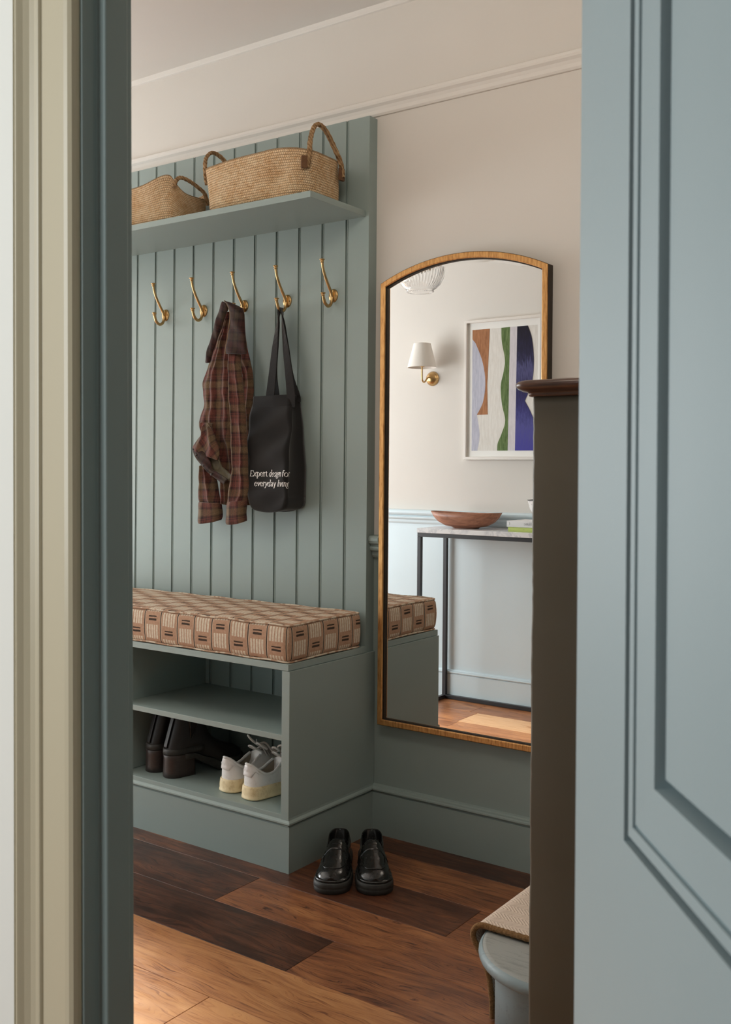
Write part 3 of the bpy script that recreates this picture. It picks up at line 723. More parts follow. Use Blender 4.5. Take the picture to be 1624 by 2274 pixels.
for i in range(1, 8):
    x0 = -1.022+.235*i; z1 = zt*(i+1)
    s_ = MB(); s_.box(x0+.02, XR-.01, -.86, -.02, z1-zt, z1-th_); s_.build('riser', M['stepblue'], stair)
    s_ = MB(); s_.box(x0, min(x0+.27, XR-.01), -.885, -.02, z1-th_, z1); s_.build('tread', M['treadgrey'], stair, bevel=.012, seg=4)
# carpet runner
run_ = empty('stair_runner', (-1.04, -.4, 0), 'cream herringbone stair runner with brown bound edge draped over the bottom step', 'stair runner')
xf = -1.022-.014
path = [(-.80, zt+.007)]
path += [(-.93, zt+.007), (-1.005, zt+.007), (xf+.004, zt+.007), (xf-.010, zt+.002), (xf-.018, zt-.010), (xf-.016, zt-.024), (xf-.006, zt-.040), (xf+.006, zt-.058), (xf+.018, zt-.085), (xf+.027, .05), (xf+.029, .006)]
pth = cr([(x, 0, z) for x, z in path], 6)
y_a, y_b = -.770, -.10
S = MB(); thk = .006; L = [0]
for a, b in zip(pth, pth[1:]): L.append(L[-1]+(b-a).length)
ny = 24; vs_ = []; fs = []; us = []
nrm = []
for i in range(len(pth)):
    t = (pth[min(i+1, len(pth)-1)]-pth[max(i-1, 0)]).normalized(); nrm.append(Vector((t.z, 0, -t.x))*-1)
for layer in (0, 1):
    for i, p in enumerate(pth):
        for j in range(ny+1):
            q = p+nrm[i]*(thk if layer else 0)*-1; y = lerp(y_a, y_b, j/ny); vs_.append((q.x, y, q.z))
nn = len(pth)*(ny+1)
for i in range(len(pth)-1):
    for j in range(ny):
        a, b, c, d = i*(ny+1)+j, i*(ny+1)+j+1, (i+1)*(ny+1)+j+1, (i+1)*(ny+1)+j
        u = [(L[i], j/ny*(y_b-y_a)), (L[i], (j+1)/ny*(y_b-y_a)), (L[i+1], (j+1)/ny*(y_b-y_a)), (L[i+1], j/ny*(y_b-y_a))]
        fs.append((a, b, c, d)); us.append(u); fs.append((nn+d, nn+c, nn+b, nn+a)); us.append([u[3], u[2], u[1], u[0]])
S.add(vs_, fs, True, us); S.build('carpet', M['carpet'], run_)
for yy in (y_a, y_b):
    E_ = MB(); pts = [(p.x-nrm[i].x*thk*.5, yy, p.z-nrm[i].z*thk*.5) for i, p in enumerate(pth)]
    dense = []
    for a, b in zip(pts, pts[1:]):
        for k in range(3): dense.append(Vector(a).lerp(Vector(b), k/3))
    dense.append(Vector(pts[-1]))
    E_.tube(dense, [.0062+.0007*math.sin(i*2.1) for i in range(len(dense))], 10); E_.build('binding', M['carpetedge'], run_)

# ------------------------------------------------------------------ console table and what stands on it (seen in the mirror)
tb = empty('console_table', (-2.165, -1.69, 0), 'slim console table with white marble top on black steel frame, reflected in the mirror', 'console table')
tx0, tx1, ty0, ty1, tz = -2.664, -1.664, -1.826, -1.562, .850
MB().box(tx0-.002, tx1+.002, ty0, ty1+.002, tz, tz+.0225).build('marble_top', M['marble'], tb, bevel=.0015)
f = MB(); q = .0195
for a, b, c, d in ((tx0, tx1, ty1-q, ty1), (tx0, tx1, ty0, ty0+q), (tx0, tx0+q, ty0+q, ty1-q), (tx1-q, tx1, ty0+q, ty1-q)): f.box(a, b, c, d, tz-q, tz-.0002)
f.build('top_rail', M['blackmetal'], tb, bevel=.0008)
for x, y in ((tx0, ty0), (tx1-q, ty0), (tx0, ty1-q), (tx1-q, ty1-q)): MB().box(x, x+q, y, y+q, 0, tz-q-.0002).build('leg', M['blackmetal'], tb, bevel=.0008)
f = MB(); f.box(tx0+q, tx1-q, ty0, ty0+q, .001, q); f.box(tx0, tx0+q, ty0+q, ty1-q, .001, q); f.box(tx1-q, tx1, ty0+q, ty1-q, .001, q)
f.build('base_rail', M['blackmetal'], tb, bevel=.0008)
zt2 = tz+.0225
B = MB(); cxb, cyb = -2.472, -1.700; rings = []
prof_o = [(.30, .34, .004), (.36, .42, .006), (.38, .46, .010), (.58, .66, .016), (.80, .86, .036), (.92, .94, .058), (1.0, 1.0, .082)]
prof_i = [(.985, .97, .082), (.90, .90, .060), (.70, .74, .038), (.45, .50, .024), (.05, .05, .020)]
for ka, kb, z in prof_o+prof_i:
    r_ = []
    for k in range(56):
        a = 2*PI*k/56; ca, sa = math.cos(a), math.sin(a)
        lift = (.003*abs(ca)**3-.004*abs(sa)**2)*(z/.082)**2
        r_.append((cxb+.192*ka*math.copysign(abs(ca)**.92, ca), cyb+.088*kb*math.copysign(abs(sa)**.92, sa), zt2+z-.004+lift))
    rings.append(r_)
B.loft(rings); tag(B.build('dough_bowl', M['bowlwood']), 'oblong reddish wooden bowl on the marble console table, seen in the mirror', 'bowl')

# calligraphic lettering -------------------------------------------------------
GL = {
 'E': (.95, [[(.16,1.45),(.16,0)], [(0,1.45),(.80,1.45),(.84,1.18)], [(.16,.75),(.6,.75)], [(0,0),(.84,0),(.9,.32)]]),
 'H': (1.25, [[(.2,1.45),(.2,0)], [(.98,1.45),(.98,0)], [(.2,.75),(.98,.75)], [(.02,0),(.38,0)], [(.02,1.45),(.38,1.45)], [(.8,0),(1.16,0)], [(.8,1.45),(1.16,1.45)]]),
 'x': (.82, [[(.06,1),(.72,0)], [(.70,1),(.04,0)], [(-.04,1),(.2,1)], [(.58,1),(.82,1)], [(-.06,0),(.16,0)], [(.58,0),(.82,0)]]),
 'p': (.95, [[(0,.94),(.18,1),(.18,-.48)], [(.18,.76),(.42,1),(.72,.86),(.80,.5),(.68,.12),(.42,0),(.18,.16)], [(0,-.5),(.38,-.5)]]),
 'e': (.86, [[(.10,.56),(.74,.56),(.70,.84),(.44,1),(.16,.84),(.07,.48),(.2,.12),(.46,0),(.76,.2)]]),
 'r': (.66, [[(0,.94),(.18,1),(.18,0)], [(.18,.66),(.34,.94),(.52,1),(.6,.9)], [(0,0),(.38,0)]]),
 't': (.60, [[(.22,1.3),(.22,.18),(.36,0),(.56,.1)], [(.02,.98),(.52,.98)]]),
 'd': (.95, [[(.52,1.5),(.70,1.55),(.70,.05),(.88,.02)], [(.70,.78),(.46,1),(.18,.86),(.07,.48),(.18,.1),(.42,0),(.70,.2)]]),
 's': (.72, [[(.60,.78),(.42,1),(.16,.92),(.12,.70),(.36,.54),(.60,.36),(.58,.1),(.34,0),(.08,.2)]]),
 'i': (.38, [[(0,.94),(.16,1),(.16,.06),(.34,.04)], [(.15,1.36),(.18,1.38)]]),
 'g': (.82, [[(.62,.9),(.36,1),(.13,.84),(.13,.52),(.36,.36),(.6,.5),(.64,.8),(.6,.9),(.82,1.02)], [(.24,.38),(.12,.2),(.32,.08),(.62,.02),(.74,-.2),(.46,-.46),(.12,-.42),(.02,-.2),(.24,.04)]]),
 'n': (.92, [[(0,.94),(.16,1),(.16,0)], [(.16,.72),(.42,1),(.62,.9),(.66,.6),(.66,.06),(.84,.02)]]),
 'm': (1.4, [[(0,.94),(.16,1),(.16,0)], [(.16,.72),(.4,1),(.58,.9),(.62,.6),(.62,0)], [(.62,.72),(.86,1),(1.06,.9),(1.1,.6),(1.1,.04),(1.28,0)]]),
 'f': (.55, [[(.62,1.44),(.48,1.56),(.28,1.42),(.22,1),(.22,0)], [(0,.98),(.5,.98)]]),
 'o': (.88, [[(.42,1),(.14,.84),(.06,.5),(.14,.16),(.42,0),(.70,.16),(.78,.5),(.70,.84),(.42,1)]]),
 'v': (.80, [[(.08,1),(.38,0)], [(.38,0),(.70,1)], [(-.04,1),(.22,1)], [(.58,1),(.8,1)]]),
 'y': (.80, [[(.08,1),(.40,0)], [(.72,1),(.40,0),(.24,-.42),(.04,-.40)], [(-.04,1),(.22,1)], [(.6,1),(.82,1)]]),
 'a': (.84, [[(.14,.78),(.34,1),(.56,.88),(.58,.22),(.68,.02),(.82,.1)], [(.58,.56),(.26,.48),(.1,.24),(.26,0),(.58,.22)]]),
 'l': (.36, [[(0,1.48),(.16,1.55),(.16,0)], [(.0,0),(.32,0)]]),
 '(': (.5, [[(.4,1.5),(.14,1.1),(.08,.6),(.14,.1),(.4,-.3)]]),
}
def letters(mb, text, size, fn, italic=None, thick=.115, thin=.035, x0=0.0, track=0.04):
    # fn(u, v) maps metres along / above the baseline to a 3-D point
    x = x0; it = italic or [0]*len(text)
    for ch, sl in zip(text, it):
        if ch == ' ': x += .34*size; continue
        adv, strokes = GL[ch]
        for s_ in strokes:
            straight = len(s_) == 2
            P = [Vector((a, b, 0)) for a, b in s_] if straight else cr([(a, b, 0) for a, b in s_], 5)
            V = []
            for i, p in enumerate(P):
                t = (P[min(i+1, len(P)-1)]-P[max(i-1, 0)]); t.normalize()
                w_ = max(thin, thick*abs(t.x*math.sin(-.35)-t.y*math.cos(-.35)))
                if straight and abs(s_[0][1]-s_[1][1]) < .01: w_ = thin*1.3
                if ch == 'i' and s_[0][1] > 1.2: w_ = .11
                nn_ = Vector((-t.y, t.x, 0))*w_*.78
                for q in (p+nn_, p-nn_):
                    u = q.x*(.82 if sl else 1)+(q.y*.24 if sl else 0)
                    V.append(fn(x+u*size, q.y*size))
            n_ = len(P)
            mb.add(V, [(2*i, 2*i+1, 2*i+3, 2*i+2) for i in range(n_-1)])
        x += (adv*(.84 if sl else 1)+track)*size
    return x
def book(x0, x1, ys, depth, z0, z1, mcol, label, text, size, tx):
    b = empty('hardback_book', ((x0+x1)/2, ys-depth/2, z0), label, 'book', group='books on the console table')
    c = MB(); t = .0022
    c.box(x0, x1, ys-depth, ys-.001, z0+.0003, z0+t); c.box(x0, x1, ys-depth, ys-.001, z1-t, z1)
    sp = []
    for k in range(7):
        a = -PI/2+PI*k/6; sp.append((ys-.003+.003*math.cos(a), (z0+z1)/2+((z1-z0)/2-.0002)*math.sin(a)))
    sp2 = [(ys-.006, z1-.0005), (ys-.006, z0+.0008)]
    c.prism(sp+sp2, lambda p, t_: (t_, p[0], p[1]), x0, x1, smooth=False)
    c.build('cover', mcol, b)
    MB().box(x0+.004, x1-.004, ys-depth+.005, ys-.006, z0+t, z1-t).build('pages', M['paper'], b)
    L_ = MB()
    letters(L_, text, size, lambda u, v: (x1-tx-u, ys+.0012, (z0+z1)/2-size*.45+v), thick=.09)
    L_.build('spine_lettering', M['bookink'], b)
    L_ = MB(); letters(L_, '(', size*.95, lambda u, v: (x0+.016-u, ys+.0010, (z0+z1)/2-size*.45+v), thick=.09)
    L_.build('spine_mark', M['bookink'], b)
book(-2.192, -1.93, -1.602, .19, zt2, zt2+.0215, M['bookgreen'], 'lime green book lying under the white book on the console table', 'mi', .0042, .178)
book(-2.197, -1.935, -1.598, .19, zt2+.022, zt2+.0505, M['bookwhite'], 'white book with grey spine lettering lying on the green book', 'Home', .0085, .135)
cb = MB(); zc_ = zt2+.0508
cb.lathe([(.030, 0), (.034, .004), (.036, .008), (.060, .026), (.080, .055), (.090, .094), (.0915, .096), (.088, .094), (.077, .056), (.056, .028), (.02, .014), (.001, .013)], (-2.035, -1.69, zc_), 'z', 48)
cbo = empty('ceramic_bowl', (-2.035, -1.69, zc_), 'speckled white ceramic bowl standing on the two books', 'bowl')
cb.build('bowl_body', M['ceramic'], cbo)
rm = MB(); rm.tube([(-2.035+.0905*math.cos(2*PI*k/48), -1.69+.0905*math.sin(2*PI*k/48), zc_+.0955+.0008*math.sin(k)) for k in range(48)], .0022, 6, closed=True); rm.build('rim', M['ink'], cbo)

# ------------------------------------------------------------------ framed abstract print (front wall)
def brushed(name, c, c2, sc=(14, 1, 2)):
    m_ = mat(name, c, .85, spec=.2); g = NG(m_); n_ = g.noise(g.mapping(g.coord(), sc), 7, 5, .7); g.color(g.ramp(n_, [(.32, c), (.68, c2)])); return m_
pc = empty('framed_print', (-2.328, YF, 1.209), 'abstract print of brown, lilac, green and navy shapes in an off-white frame', 'picture')
px0, px1, pz0, pz1 = -2.558, -2.118, 1.209, 1.905
def pr_ring(d, n): return [(px0+d, YF+n, pz0+d), (px1-d, YF+n, pz0+d), (px1-d, YF+n, pz1-d), (px0+d, YF+n, pz1-d)]
MB().loft([pr_ring(0, .0005), pr_ring(0, .0245), (pr_ring(.001, .0255)), pr_ring(.0125, .0255), pr_ring(.0135, .0245), pr_ring(.0135, .010)], True, False, False, smooth=False).build('frame', M['frame'], pc)
MB().box(px0+.0130, px1-.0130, YF+.0005, YF+.0100, pz0+.0130, pz1-.0130).build('mount', M['matboard'], pc)
a0, a1, b0, b1 = -2.519, -2.160, 1.2535, 1.8580
art = [('background', brushed('art_cream', (.66, .63, .58), (.78, .76, .72)), [(a0, b0), (a1, b0), (a1, b1), (a0, b1)])]
lil = [(a0, b0)]+[(v.x, v.y) for v in cr([(-2.486, b0), (-2.474, 1.335), (-2.490, 1.433)], 8)]+[(v.x, v.y) for v in cr([(-2.490, 1.433), (-2.455, 1.50), (-2.444, 1.60), (-2.462, 1.70), (-2.500, 1.79), (a0, 1.812)], 8)]
art.append(('lilac_shape', brushed('art_lilac', (.42, .43, .53), (.58, .58, .66)), lil))
brn = [(a0, b1), (a0, 1.812)]+[(v.x, v.y) for v in cr([(-2.500, 1.79), (-2.462, 1.70), (-2.444, 1.60), (-2.455, 1.50), (-2.490, 1.433)], 8)]+[(-2.429, 1.433), (-2.433, 1.58), (-2.421, b1)]
art.append(('brown_shape', brushed('art_brown', (.27, .12, .06), (.46, .22, .11)), brn))
grn = [(v.x, v.y) for v in cr([(-2.357, b1), (-2.354, 1.79), (-2.336, 1.70), (-2.343, 1.64), (-2.358, 1.57), (-2.350, 1.48), (-2.332, 1.40), (-2.352, 1.335), (-2.372, 1.29), (-2.374, b0)], 8)]+[(-2.317, b0), (-2.313, 1.5), (-2.309, b1)]
art.append(('green_shape', brushed('art_green', (.055, .10, .03), (.19, .26, .11)), grn))
art.append(('grey_stripe', brushed('art_grey', (.55, .52, .56), (.68, .65, .68)), [(-2.309, b1), (-2.313, 1.5), (-2.317, b0), (-2.277, b0), (-2.270, b1)]))
mnav = mat('art_navy', (.05, .04, .09), .85, spec=.2); g = NG(mnav); sp_ = g.n('SeparateXYZ'); g.l(g.coord(), sp_.inputs[0])
n_ = g.noise(g.mapping(g.coord(), (30, 1, 4)), 5, 5, .7); zz = g.math('ADD', sp_.outputs[2], g.math('MULTIPLY', g.math('SUBTRACT', n_, .5), .30))
g.color(g.ramp(zz, [(.05, (.075, .07, .32)), (.16, (.09, .09, .28)), (.24, (.05, .048, .17)), (.34, (.03, .028, .08)), (.44, (.09, .09, .20)), (.50, (.03, .028, .065)), (.62, (.02, .018, .03))]))
nav = [(-2.277, b0), (-2.270, b1), (-2.213, b1)]+[(v.x, v.y) for v in cr([(-2.213, b1), (-2.190, 1.79), (-2.180, 1.68), (-2.190, 1.58), (-2.226, 1.494)], 8)]+[(v.x, v.y) for v in cr([(-2.226, 1.494), (-2.195, 1.44), (-2.174, 1.38), (-2.166, b0)], 8)]
art.append(('navy_shape', mnav, nav))
for i, (nm, mt, P) in enumerate(art):
    A_ = MB(); y = YF+.0101+.0003*i
    A_.add([(x, y, z) for x, z in P], [tuple(range(len(P)))])
    o_ = A_.build(nm, mt, pc)

# ------------------------------------------------------------------ wall light (front wall)
sx_, sz_ = -2.757, 1.626
sc = empty('wall_light', (sx_, YF, sz_), 'brass wall light with small cream cone shade, reflected left of the print', 'wall light')
S = MB(); S.lathe([(.037, .0005), (.037, .004), (.034, .006), (.033, .010), (.028, .020), (.018, .027), (.006, .030), (.0001, .0305)], (sx_, YF, sz_), 'y', 40); S.build('wall_plate', M['brass'], sc)
cy_ = YF+.104
A = MB(); A.tube(cr([(sx_, YF+.024, sz_+.002), (sx_, YF+.040, sz_+.004), (sx_, YF+.056, sz_-.004), (sx_, YF+.074, sz_-.020), (sx_, YF+.090, sz_-.023), (sx_, YF+.102, sz_-.012), (sx_, cy_, sz_+.010), (sx_, cy_, sz_+.058)], 8), .0042, 12)
A.lathe([(.006, 0), (.013, .002), (.014, .006), (.011, .010), (.011, .045), (.009, .047)], (sx_, cy_, sz_+.052), 'z', 20)
A.build('arm', M['brass'], sc)
H = MB(); z0_, z1_ = 1.674, 1.797
H.lathe([(.0735, z0_), (.0740, z0_+.002), (.0735, z0_+.005), (.0440, z1_-.004), (.0438, z1_-.001), (.0430, z1_), (.0420, z1_-.002), (.0715, z0_+.004), (.0725, z0_), (.0735, z0_)], (sx_, cy_, 0), 'z', 48, caps=False); H.build('lamp_shade', M['linen'], sc)
H = MB(); H.ball((sx_, cy_, sz_+.112), (.016, .016, .026), 12); H.build('bulb', M['bulb'], sc)

# ------------------------------------------------------------------ glass ceiling pendant (hall centre)
pxx, pyy = -2.240, -.900
pn = empty('glass_pendant', (pxx, pyy, ZC), 'ribbed clear glass pendant light hanging in the hall, cut off at mirror top', 'pendant light')
G_ = MB(); pro = [(.052, 1.884), (.056, 1.884), (.058, 1.888), (.055, 1.893), (.066, 1.900), (.084, 1.918), (.096, 1.942), (.101, 1.968), (.102, 1.995), (.096, 2.030), (.080, 2.058), (.055, 2.075), (.040, 2.080)]
inn = [(r-.0018, z+(.002 if z < 1.95 else -.001)) for r, z in pro[::-1]]
def ribr(r, z, k, n, am): return r*(1+am*math.cos(44*2*PI*k/n))
rings = []; n_ = 264
for idx, (r, z) in enumerate(pro+inn):
    am = 0 if z < 1.897 else (.012 if idx < len(pro) else 0.0)
    rings.append([(pxx+ribr(r, z, k, n_, am)*math.cos(2*PI*k/n_), pyy+ribr(r, z, k, n_, am)*math.sin(2*PI*k/n_), z) for k in range(n_)])
rings.append(rings[0])
G_.loft(rings, True, False, False); G_.build('glass_shade', M['glass'], pn)
H = MB(); H.lathe([(.001, 2.10), (.012, 2.10), (.043, 2.092), (.043, 2.080), (.036, 2.079), (.018, 2.078), (.016, 2.045), (.001, 2.044)][::-1], (pxx, pyy, 0), 'z', 32); H.build('lamp_holder', M['brass'], pn)
H = MB(); H.tube([(pxx, pyy, 2.098), (pxx, pyy, 2.60)], .003, 10); H.build('cord', M['blackmetal'], pn)
H = MB(); H.lathe([(.001, 2.60), (.03, 2.602), (.05, 2.615), (.052, 2.634), (.001, 2.6345)], (pxx, pyy, 0), 'z', 32); H.build('ceiling_rose', M['brass'], pn)
H = MB(); H.ball((pxx, pyy, 2.005), (.028, .028, .036), 12); H.build('bulb', M['bulb'], pn)
# ------------------------------------------------------------------ woven baskets on the shelf
def basket(name, label, x0, x1, y0, y1, zb, hfun, H, seed, deform=None, taper=.03):
    cx, cy = (x0+x1)/2, (y0+y1)/2; a, b = (x1-x0)/2, (y1-y0)/2
    root = empty(name, (cx, cy, zb), label, 'basket', group=None)
    n_ = 120; lv = 18; per = 2*(a+b)*1.86; rnd = random.Random(seed)
    ph = [rnd.uniform(0, 6) for _ in range(6)]
    def pt(k, t, ins=0.0):
        q = 2*PI*k/n_; c, s = math.cos(q), math.sin(q); e = .46
        X = math.copysign(abs(c)**e, c); Y = math.copysign(abs(s)**e, s)
        tt = t
        ro = 1-.10*max(0, 1-tt/.16)**2                     # rounded foot
        tp = 1-taper*(1-tt)
        x = cx+(a*ro*tp-ins)*X; y = cy+(b*ro*tp-ins)*Y; z = zb+tt*hfun(q)*H
        w_ = .0035*(math.sin(3*q+ph[0]+2*tt)+math.sin(5*q+ph[1]-3*tt))*tt
        x += w_*X; y += w_*Y*.7
        p = Vector((x, y, z))
        if deform: p = deform(p, tt, q)
        return p
    base_ = [pt(k, .6) for k in range(n_+1)]; AL = [0]
    for k in range(n_): AL.append(AL[-1]+(base_[k+1]-base_[k]).length)
    W = MB()
    outer = [[pt(k, j/lv) for k in range(n_)] for j in range(lv+1)]
    top = [[pt(k, 1)+Vector((0, 0, .003)) for k in range(n_)]]
    inner = [[pt(k, 1-j/8*.92, .010) for k in range(n_)] for j in range(9)]
    W.loft(outer+top+inner, True, True, True, uv=lambda j, i: (AL[i], (min(j, lv)/lv*H if j <= lv else H-(j-lv)*H/9)))
    W.build('woven_body', M['jute'], root)
    return root, pt
def braid_handle(root, pts, r=.0085, name='handle', feet=None):
    P = cr(pts, 8); n_ = len(P); hb = MB(); L = [0]
    for u, v in zip(P, P[1:]): L.append(L[-1]+(v-u).length)
    m_ = MB(); m_.tube(P, [r*(1+.09*math.sin(i*1.9)) for i in range(n_)], 12, flat=.75)
    o = m_.build(name, M['jutehandle'], root)
    return o
M['jutehandle'] = mat('twisted_jute_handle', (.3, .17, .07), .95, spec=.1)
g = NG(M['jutehandle']); wv_ = g.n('TexWave', wave_type='BANDS', bands_direction='DIAGONAL'); wv_.inputs['Scale'].default_value = 42; wv_.inputs['Distortion'].default_value = 2.5; g.l(g.coord(), wv_.inputs['Vector'])
nz_ = g.noise(g.coord(), 55, 4, .7); g.color(g.mix(wv_.outputs['Fac'], g.ramp(nz_, [(.35, (.13, .065, .028)), (.6, (.38, .23, .12))]), g.ramp(nz_, [(.35, (.24, .14, .065)), (.6, (.50, .33, .18))]))); g.bump(wv_.outputs['Fac'], .9, .004)
M['jutepatch'] = mat('dark_stitched_jute_patch', (.14, .065, .03), .95); g = NG(M['jutepatch']); nz_ = g.noise(g.coord(), 220, 4, .7); g.color(g.mix(nz_, (.07, .03, .014), (.22, .11, .05))); g.bump(nz_, .9, .003)
def hb(q):
    c, s = math.cos(q), math.sin(q)
    return 1.0+.045*max(0, -s)*max(0, 1-abs(c-.15)*1.6)-.05*max(0, c-.7)/.3
def dfm(p, t, q):
    # crease in the front near its right end
    if math.sin(q) < 0:
        d = math.exp(-((p.x+1.995+.05*(1-t))/.035)**2); p.y += .012*d*(1-abs(2*t-.9))
    return p
bb, bp = basket('woven_basket', 'large braided jute basket with upright loop handles standing nearest the shelf end', -2.352, -1.918, -.305, -.066, 1.9745, hb, .146, 1, dfm)
braid_handle(bb, [(-1.925, -.272, 2.062), (-1.918, -.272, 2.100), (-1.922, -.262, 2.150), (-1.930, -.235, 2.195), (-1.935, -.205, 2.213), (-1.932, -.172, 2.200), (-1.925, -.142, 2.160), (-1.912, -.122, 2.110), (-1.908, -.118, 2.065)])
braid_handle(bb, [(-2.352, -.262, 2.080), (-2.360, -.262, 2.115), (-2.372, -.250, 2.165), (-2.380, -.222, 2.196), (-2.382, -.195, 2.204), (-2.378, -.160, 2.192), (-2.368, -.130, 2.155), (-2.358, -.118, 2.110), (-2.350, -.116, 2.08)], .0078)
P_ = MB(); P_.box(-.005, .005, -.010, .010, -.019, .019); P_.v = [Matrix.Rotation(math.radians(-42), 3, 'Z') @ v+Vector((-1.928, -.283, 2.077)) for v in P_.v]; P_.build('handle_patch', M['jutepatch'], bb, bevel=.003)
P_ = MB(); P_.box(-1.915, -1.905, -.132, -.108, 2.055, 2.095); P_.build('handle_patch', M['jutepatch'], bb, bevel=.003)
def hs(q):
    c, s = math.cos(q), math.sin(q)
    corner = max(0, c)*max(0, -s)*2
    return .86+.19*corner**1.6+.07*max(0, -c)-.20*max(0, c-.8)/.2
sb, sp__ = basket('woven_basket', 'slumped braided jute basket beside the large one, partly hidden by the doorway', -2.96, -2.488, -.292, -.080, 1.9745, hs, .152, 5)
braid_handle(sb, [(-2.500, -.268, 2.095), (-2.492, -.262, 2.118), (-2.488, -.245, 2.128), (-2.480, -.215, 2.122), (-2.474, -.180, 2.108), (-2.472, -.150, 2.092), (-2.478, -.128, 2.06)], .0085)
braid_handle(sb, [(-2.955, -.25, 2.09), (-2.965, -.24, 2.14), (-2.97, -.19, 2.165), (-2.965, -.14, 2.14), (-2.955, -.125, 2.09)], .0085)

# ------------------------------------------------------------------ tote bag
def bag_dims(z):
    xr = interp([(1.02, -2.102), (1.15, -2.100), (1.28, -2.112), (1.397, -2.129)], z)
    xl = interp([(1.02, -2.255), (1.15, -2.274), (1.397, -2.302)], z)
    yf = interp([(1.02, -.146), (1.08, -.152), (1.20, -.140), (1.30, -.115), (1.397, -.088)], z)
    yb = -.0475-.004*(z > 1.38)
    return xl, xr, yf, yb
def bag_pt(z, s, out=0.0):
    # s = 0 at the front right corner, negative along the front, positive along the gusset
    xl, xr, yf, yb = bag_dims(z); r = .014; L = r*PI/2
    dip = .004*math.sin(z*31+s*20)+.003*math.sin(z*60-s*35)
    if s < -L/2:
        x = xr-r+(s+L/2); p = Vector((x, yf-out+dip, z))
    elif s <= L/2:
        a = (s+L/2)/r; p = Vector((xr-r+(r+out)*math.sin(a), yf+r-(r+out)*math.cos(a)+dip*(1-a/1.57), z))
    else:
        y = yf+r+(s-L/2); d = (yb-yf); tt = (y-yf)/max(d, 1e-4)
        p = Vector((xr+out-.016*math.sin(PI*min(1, tt))*interp([(1.02, .1), (1.2, .6), (1.397, .2)], z), y, z))
    return p
bag = empty('tote_bag', (-2.19, -.10, 1.02), 'black cotton tote bag with white slogan hanging from a brass hook', 'bag')
def bag_ring(z, sc=0.0):
    xl, xr, yf, yb = bag_dims(z); L = .022; W = xr-.014-xl; G__ = max(.004, (yb-yf)-.014); P = []
    for k in range(22): P.append(bag_pt(z, -L/2-W*(1-k/22)))
    for k in range(6): P.append(bag_pt(z, -L/2+L*k/5))
    for k in range(1, 9): P.append(bag_pt(z, L/2+G__*k/8))
    for k in range(1, 14): P.append(Vector((lerp(xr, xl, k/14), yb, z)))
    for k in range(1, 5): P.append(Vector((xl-.006*math.sin(PI*k/5), lerp(yb, yf, k/5), z)))
    if sc:
        c = sum(P, Vector())/len(P); P = [c+(p-c)*(1-sc) for p in P]
        for p in P: p.z = z
    return P
B = MB(); rings = []
for z, s_ in ((1.010, .30), (1.012, .12), (1.018, .04), (1.03, .0)): rings.append(bag_ring(z, s_))
for k in range(1, 25): rings.append(bag_ring(1.03+(1.397-1.03)*k/24))
for r_ in rings[:5]:
    for p in r_:
        u = (p.x+2.19)/.08; p.z += .014*u*u*(.9 if p.x > -2.19 else .9)
top = rings[-1]; c = sum(top, Vector())/len(top)
inn = [[Vector((lerp(c.x, p.x, .985), lerp(c.y, p.y, .80), z)) for p in top] for z in (1.397, 1.37, 1.33)]
B.loft(rings+inn, True, True, True); B.build('bag_body', M['bag'], bag)
H_ = MB()   # stitched hem band
hr = []
for z in (1.360, 1.3603, 1.3965, 1.3975):
    hr.append([bag_pt(z, s, .0012 if z not in (1.360,) else .0002) for s in [-.166+.178*k/40 for k in range(41)]])
H_.loft(hr, False, False, False); H_.build('hem_band', M['bag'], bag)
def ribbon(mb, pts, wd, w_, th=.0028):
    n_ = len(pts); V = []
    for i, p in enumerate(pts):
        t = (Vector(pts[min(i+1, n_-1)])-Vector(pts[max(i-1, 0)])).normalized(); d = Vector(wd[i]); d = (d-t*d.dot(t)).normalized(); nn_ = t.cross(d)
        a = w_[i]/2
        V.append([Vector(p)+d*a+nn_*th/2, Vector(p)-d*a+nn_*th/2, Vector(p)-d*a-nn_*th/2, Vector(p)+d*a-nn_*th/2])
    mb.loft(V, True, True, True, smooth=False)
for dy, dx, zt_ in ((0, 0, 0), (.018, -.004, -.004)):
    S = MB()
    P = [(-2.222+dx, -.091+dy*.6, 1.352), (-2.221+dx, -.091+dy*.6, 1.395), (-2.214+dx, -.088+dy*.5, 1.47), (-2.207+dx, -.084+dy*.4, 1.56), (-2.200, -.080+dy*.3, 1.64), (-2.196, -.078, 1.676+zt_), (-2.1905, -.077, 1.6885+zt_*.2), (-2.185, -.077, 1.677+zt_), (-2.179, -.080+dy*.3, 1.64), (-2.160+dx, -.085+dy*.4, 1.55), (-2.142+dx, -.089+dy*.5, 1.46), (-2.131+dx, -.092+dy*.6, 1.395), (-2.130+dx, -.092+dy*.6, 1.355)]
    WD = [(1, 0, 0), (1, 0, 0), (1, -.1, 0), (1, -.3, 0), (.8, -.7, 0), (.35, -1, 0), (.1, -1, 0), (.35, -1, 0), (.8, -.7, 0), (1, -.3, 0), (1, -.1, 0), (1, 0, 0), (1, 0, 0)]
    WI = [.036, .036, .034, .033, .030, .026, .025, .026, .029, .032, .033, .034, .034]
    if dy: P[0] = (P[0][0], -.060, 1.375); P[1] = (P[1][0], -.060, 1.395); P[-1] = (P[-1][0], -.060, 1.375); P[-2] = (P[-2][0], -.060, 1.395)
    PP = cr(P, 5); n_ = len(PP); DD, WW = [], []
    for i in range(n_):
        q = i/(n_-1)*(len(P)-1); k = min(int(q), len(P)-2); f_ = q-k; DD.append(Vector(WD[k]).lerp(Vector(WD[k+1]), f_)); WW.append(lerp(WI[k], WI[k+1], f_))
    ribbon(S, PP, DD, WW); S.build('strap', M['bag'], bag)
T1 = MB()
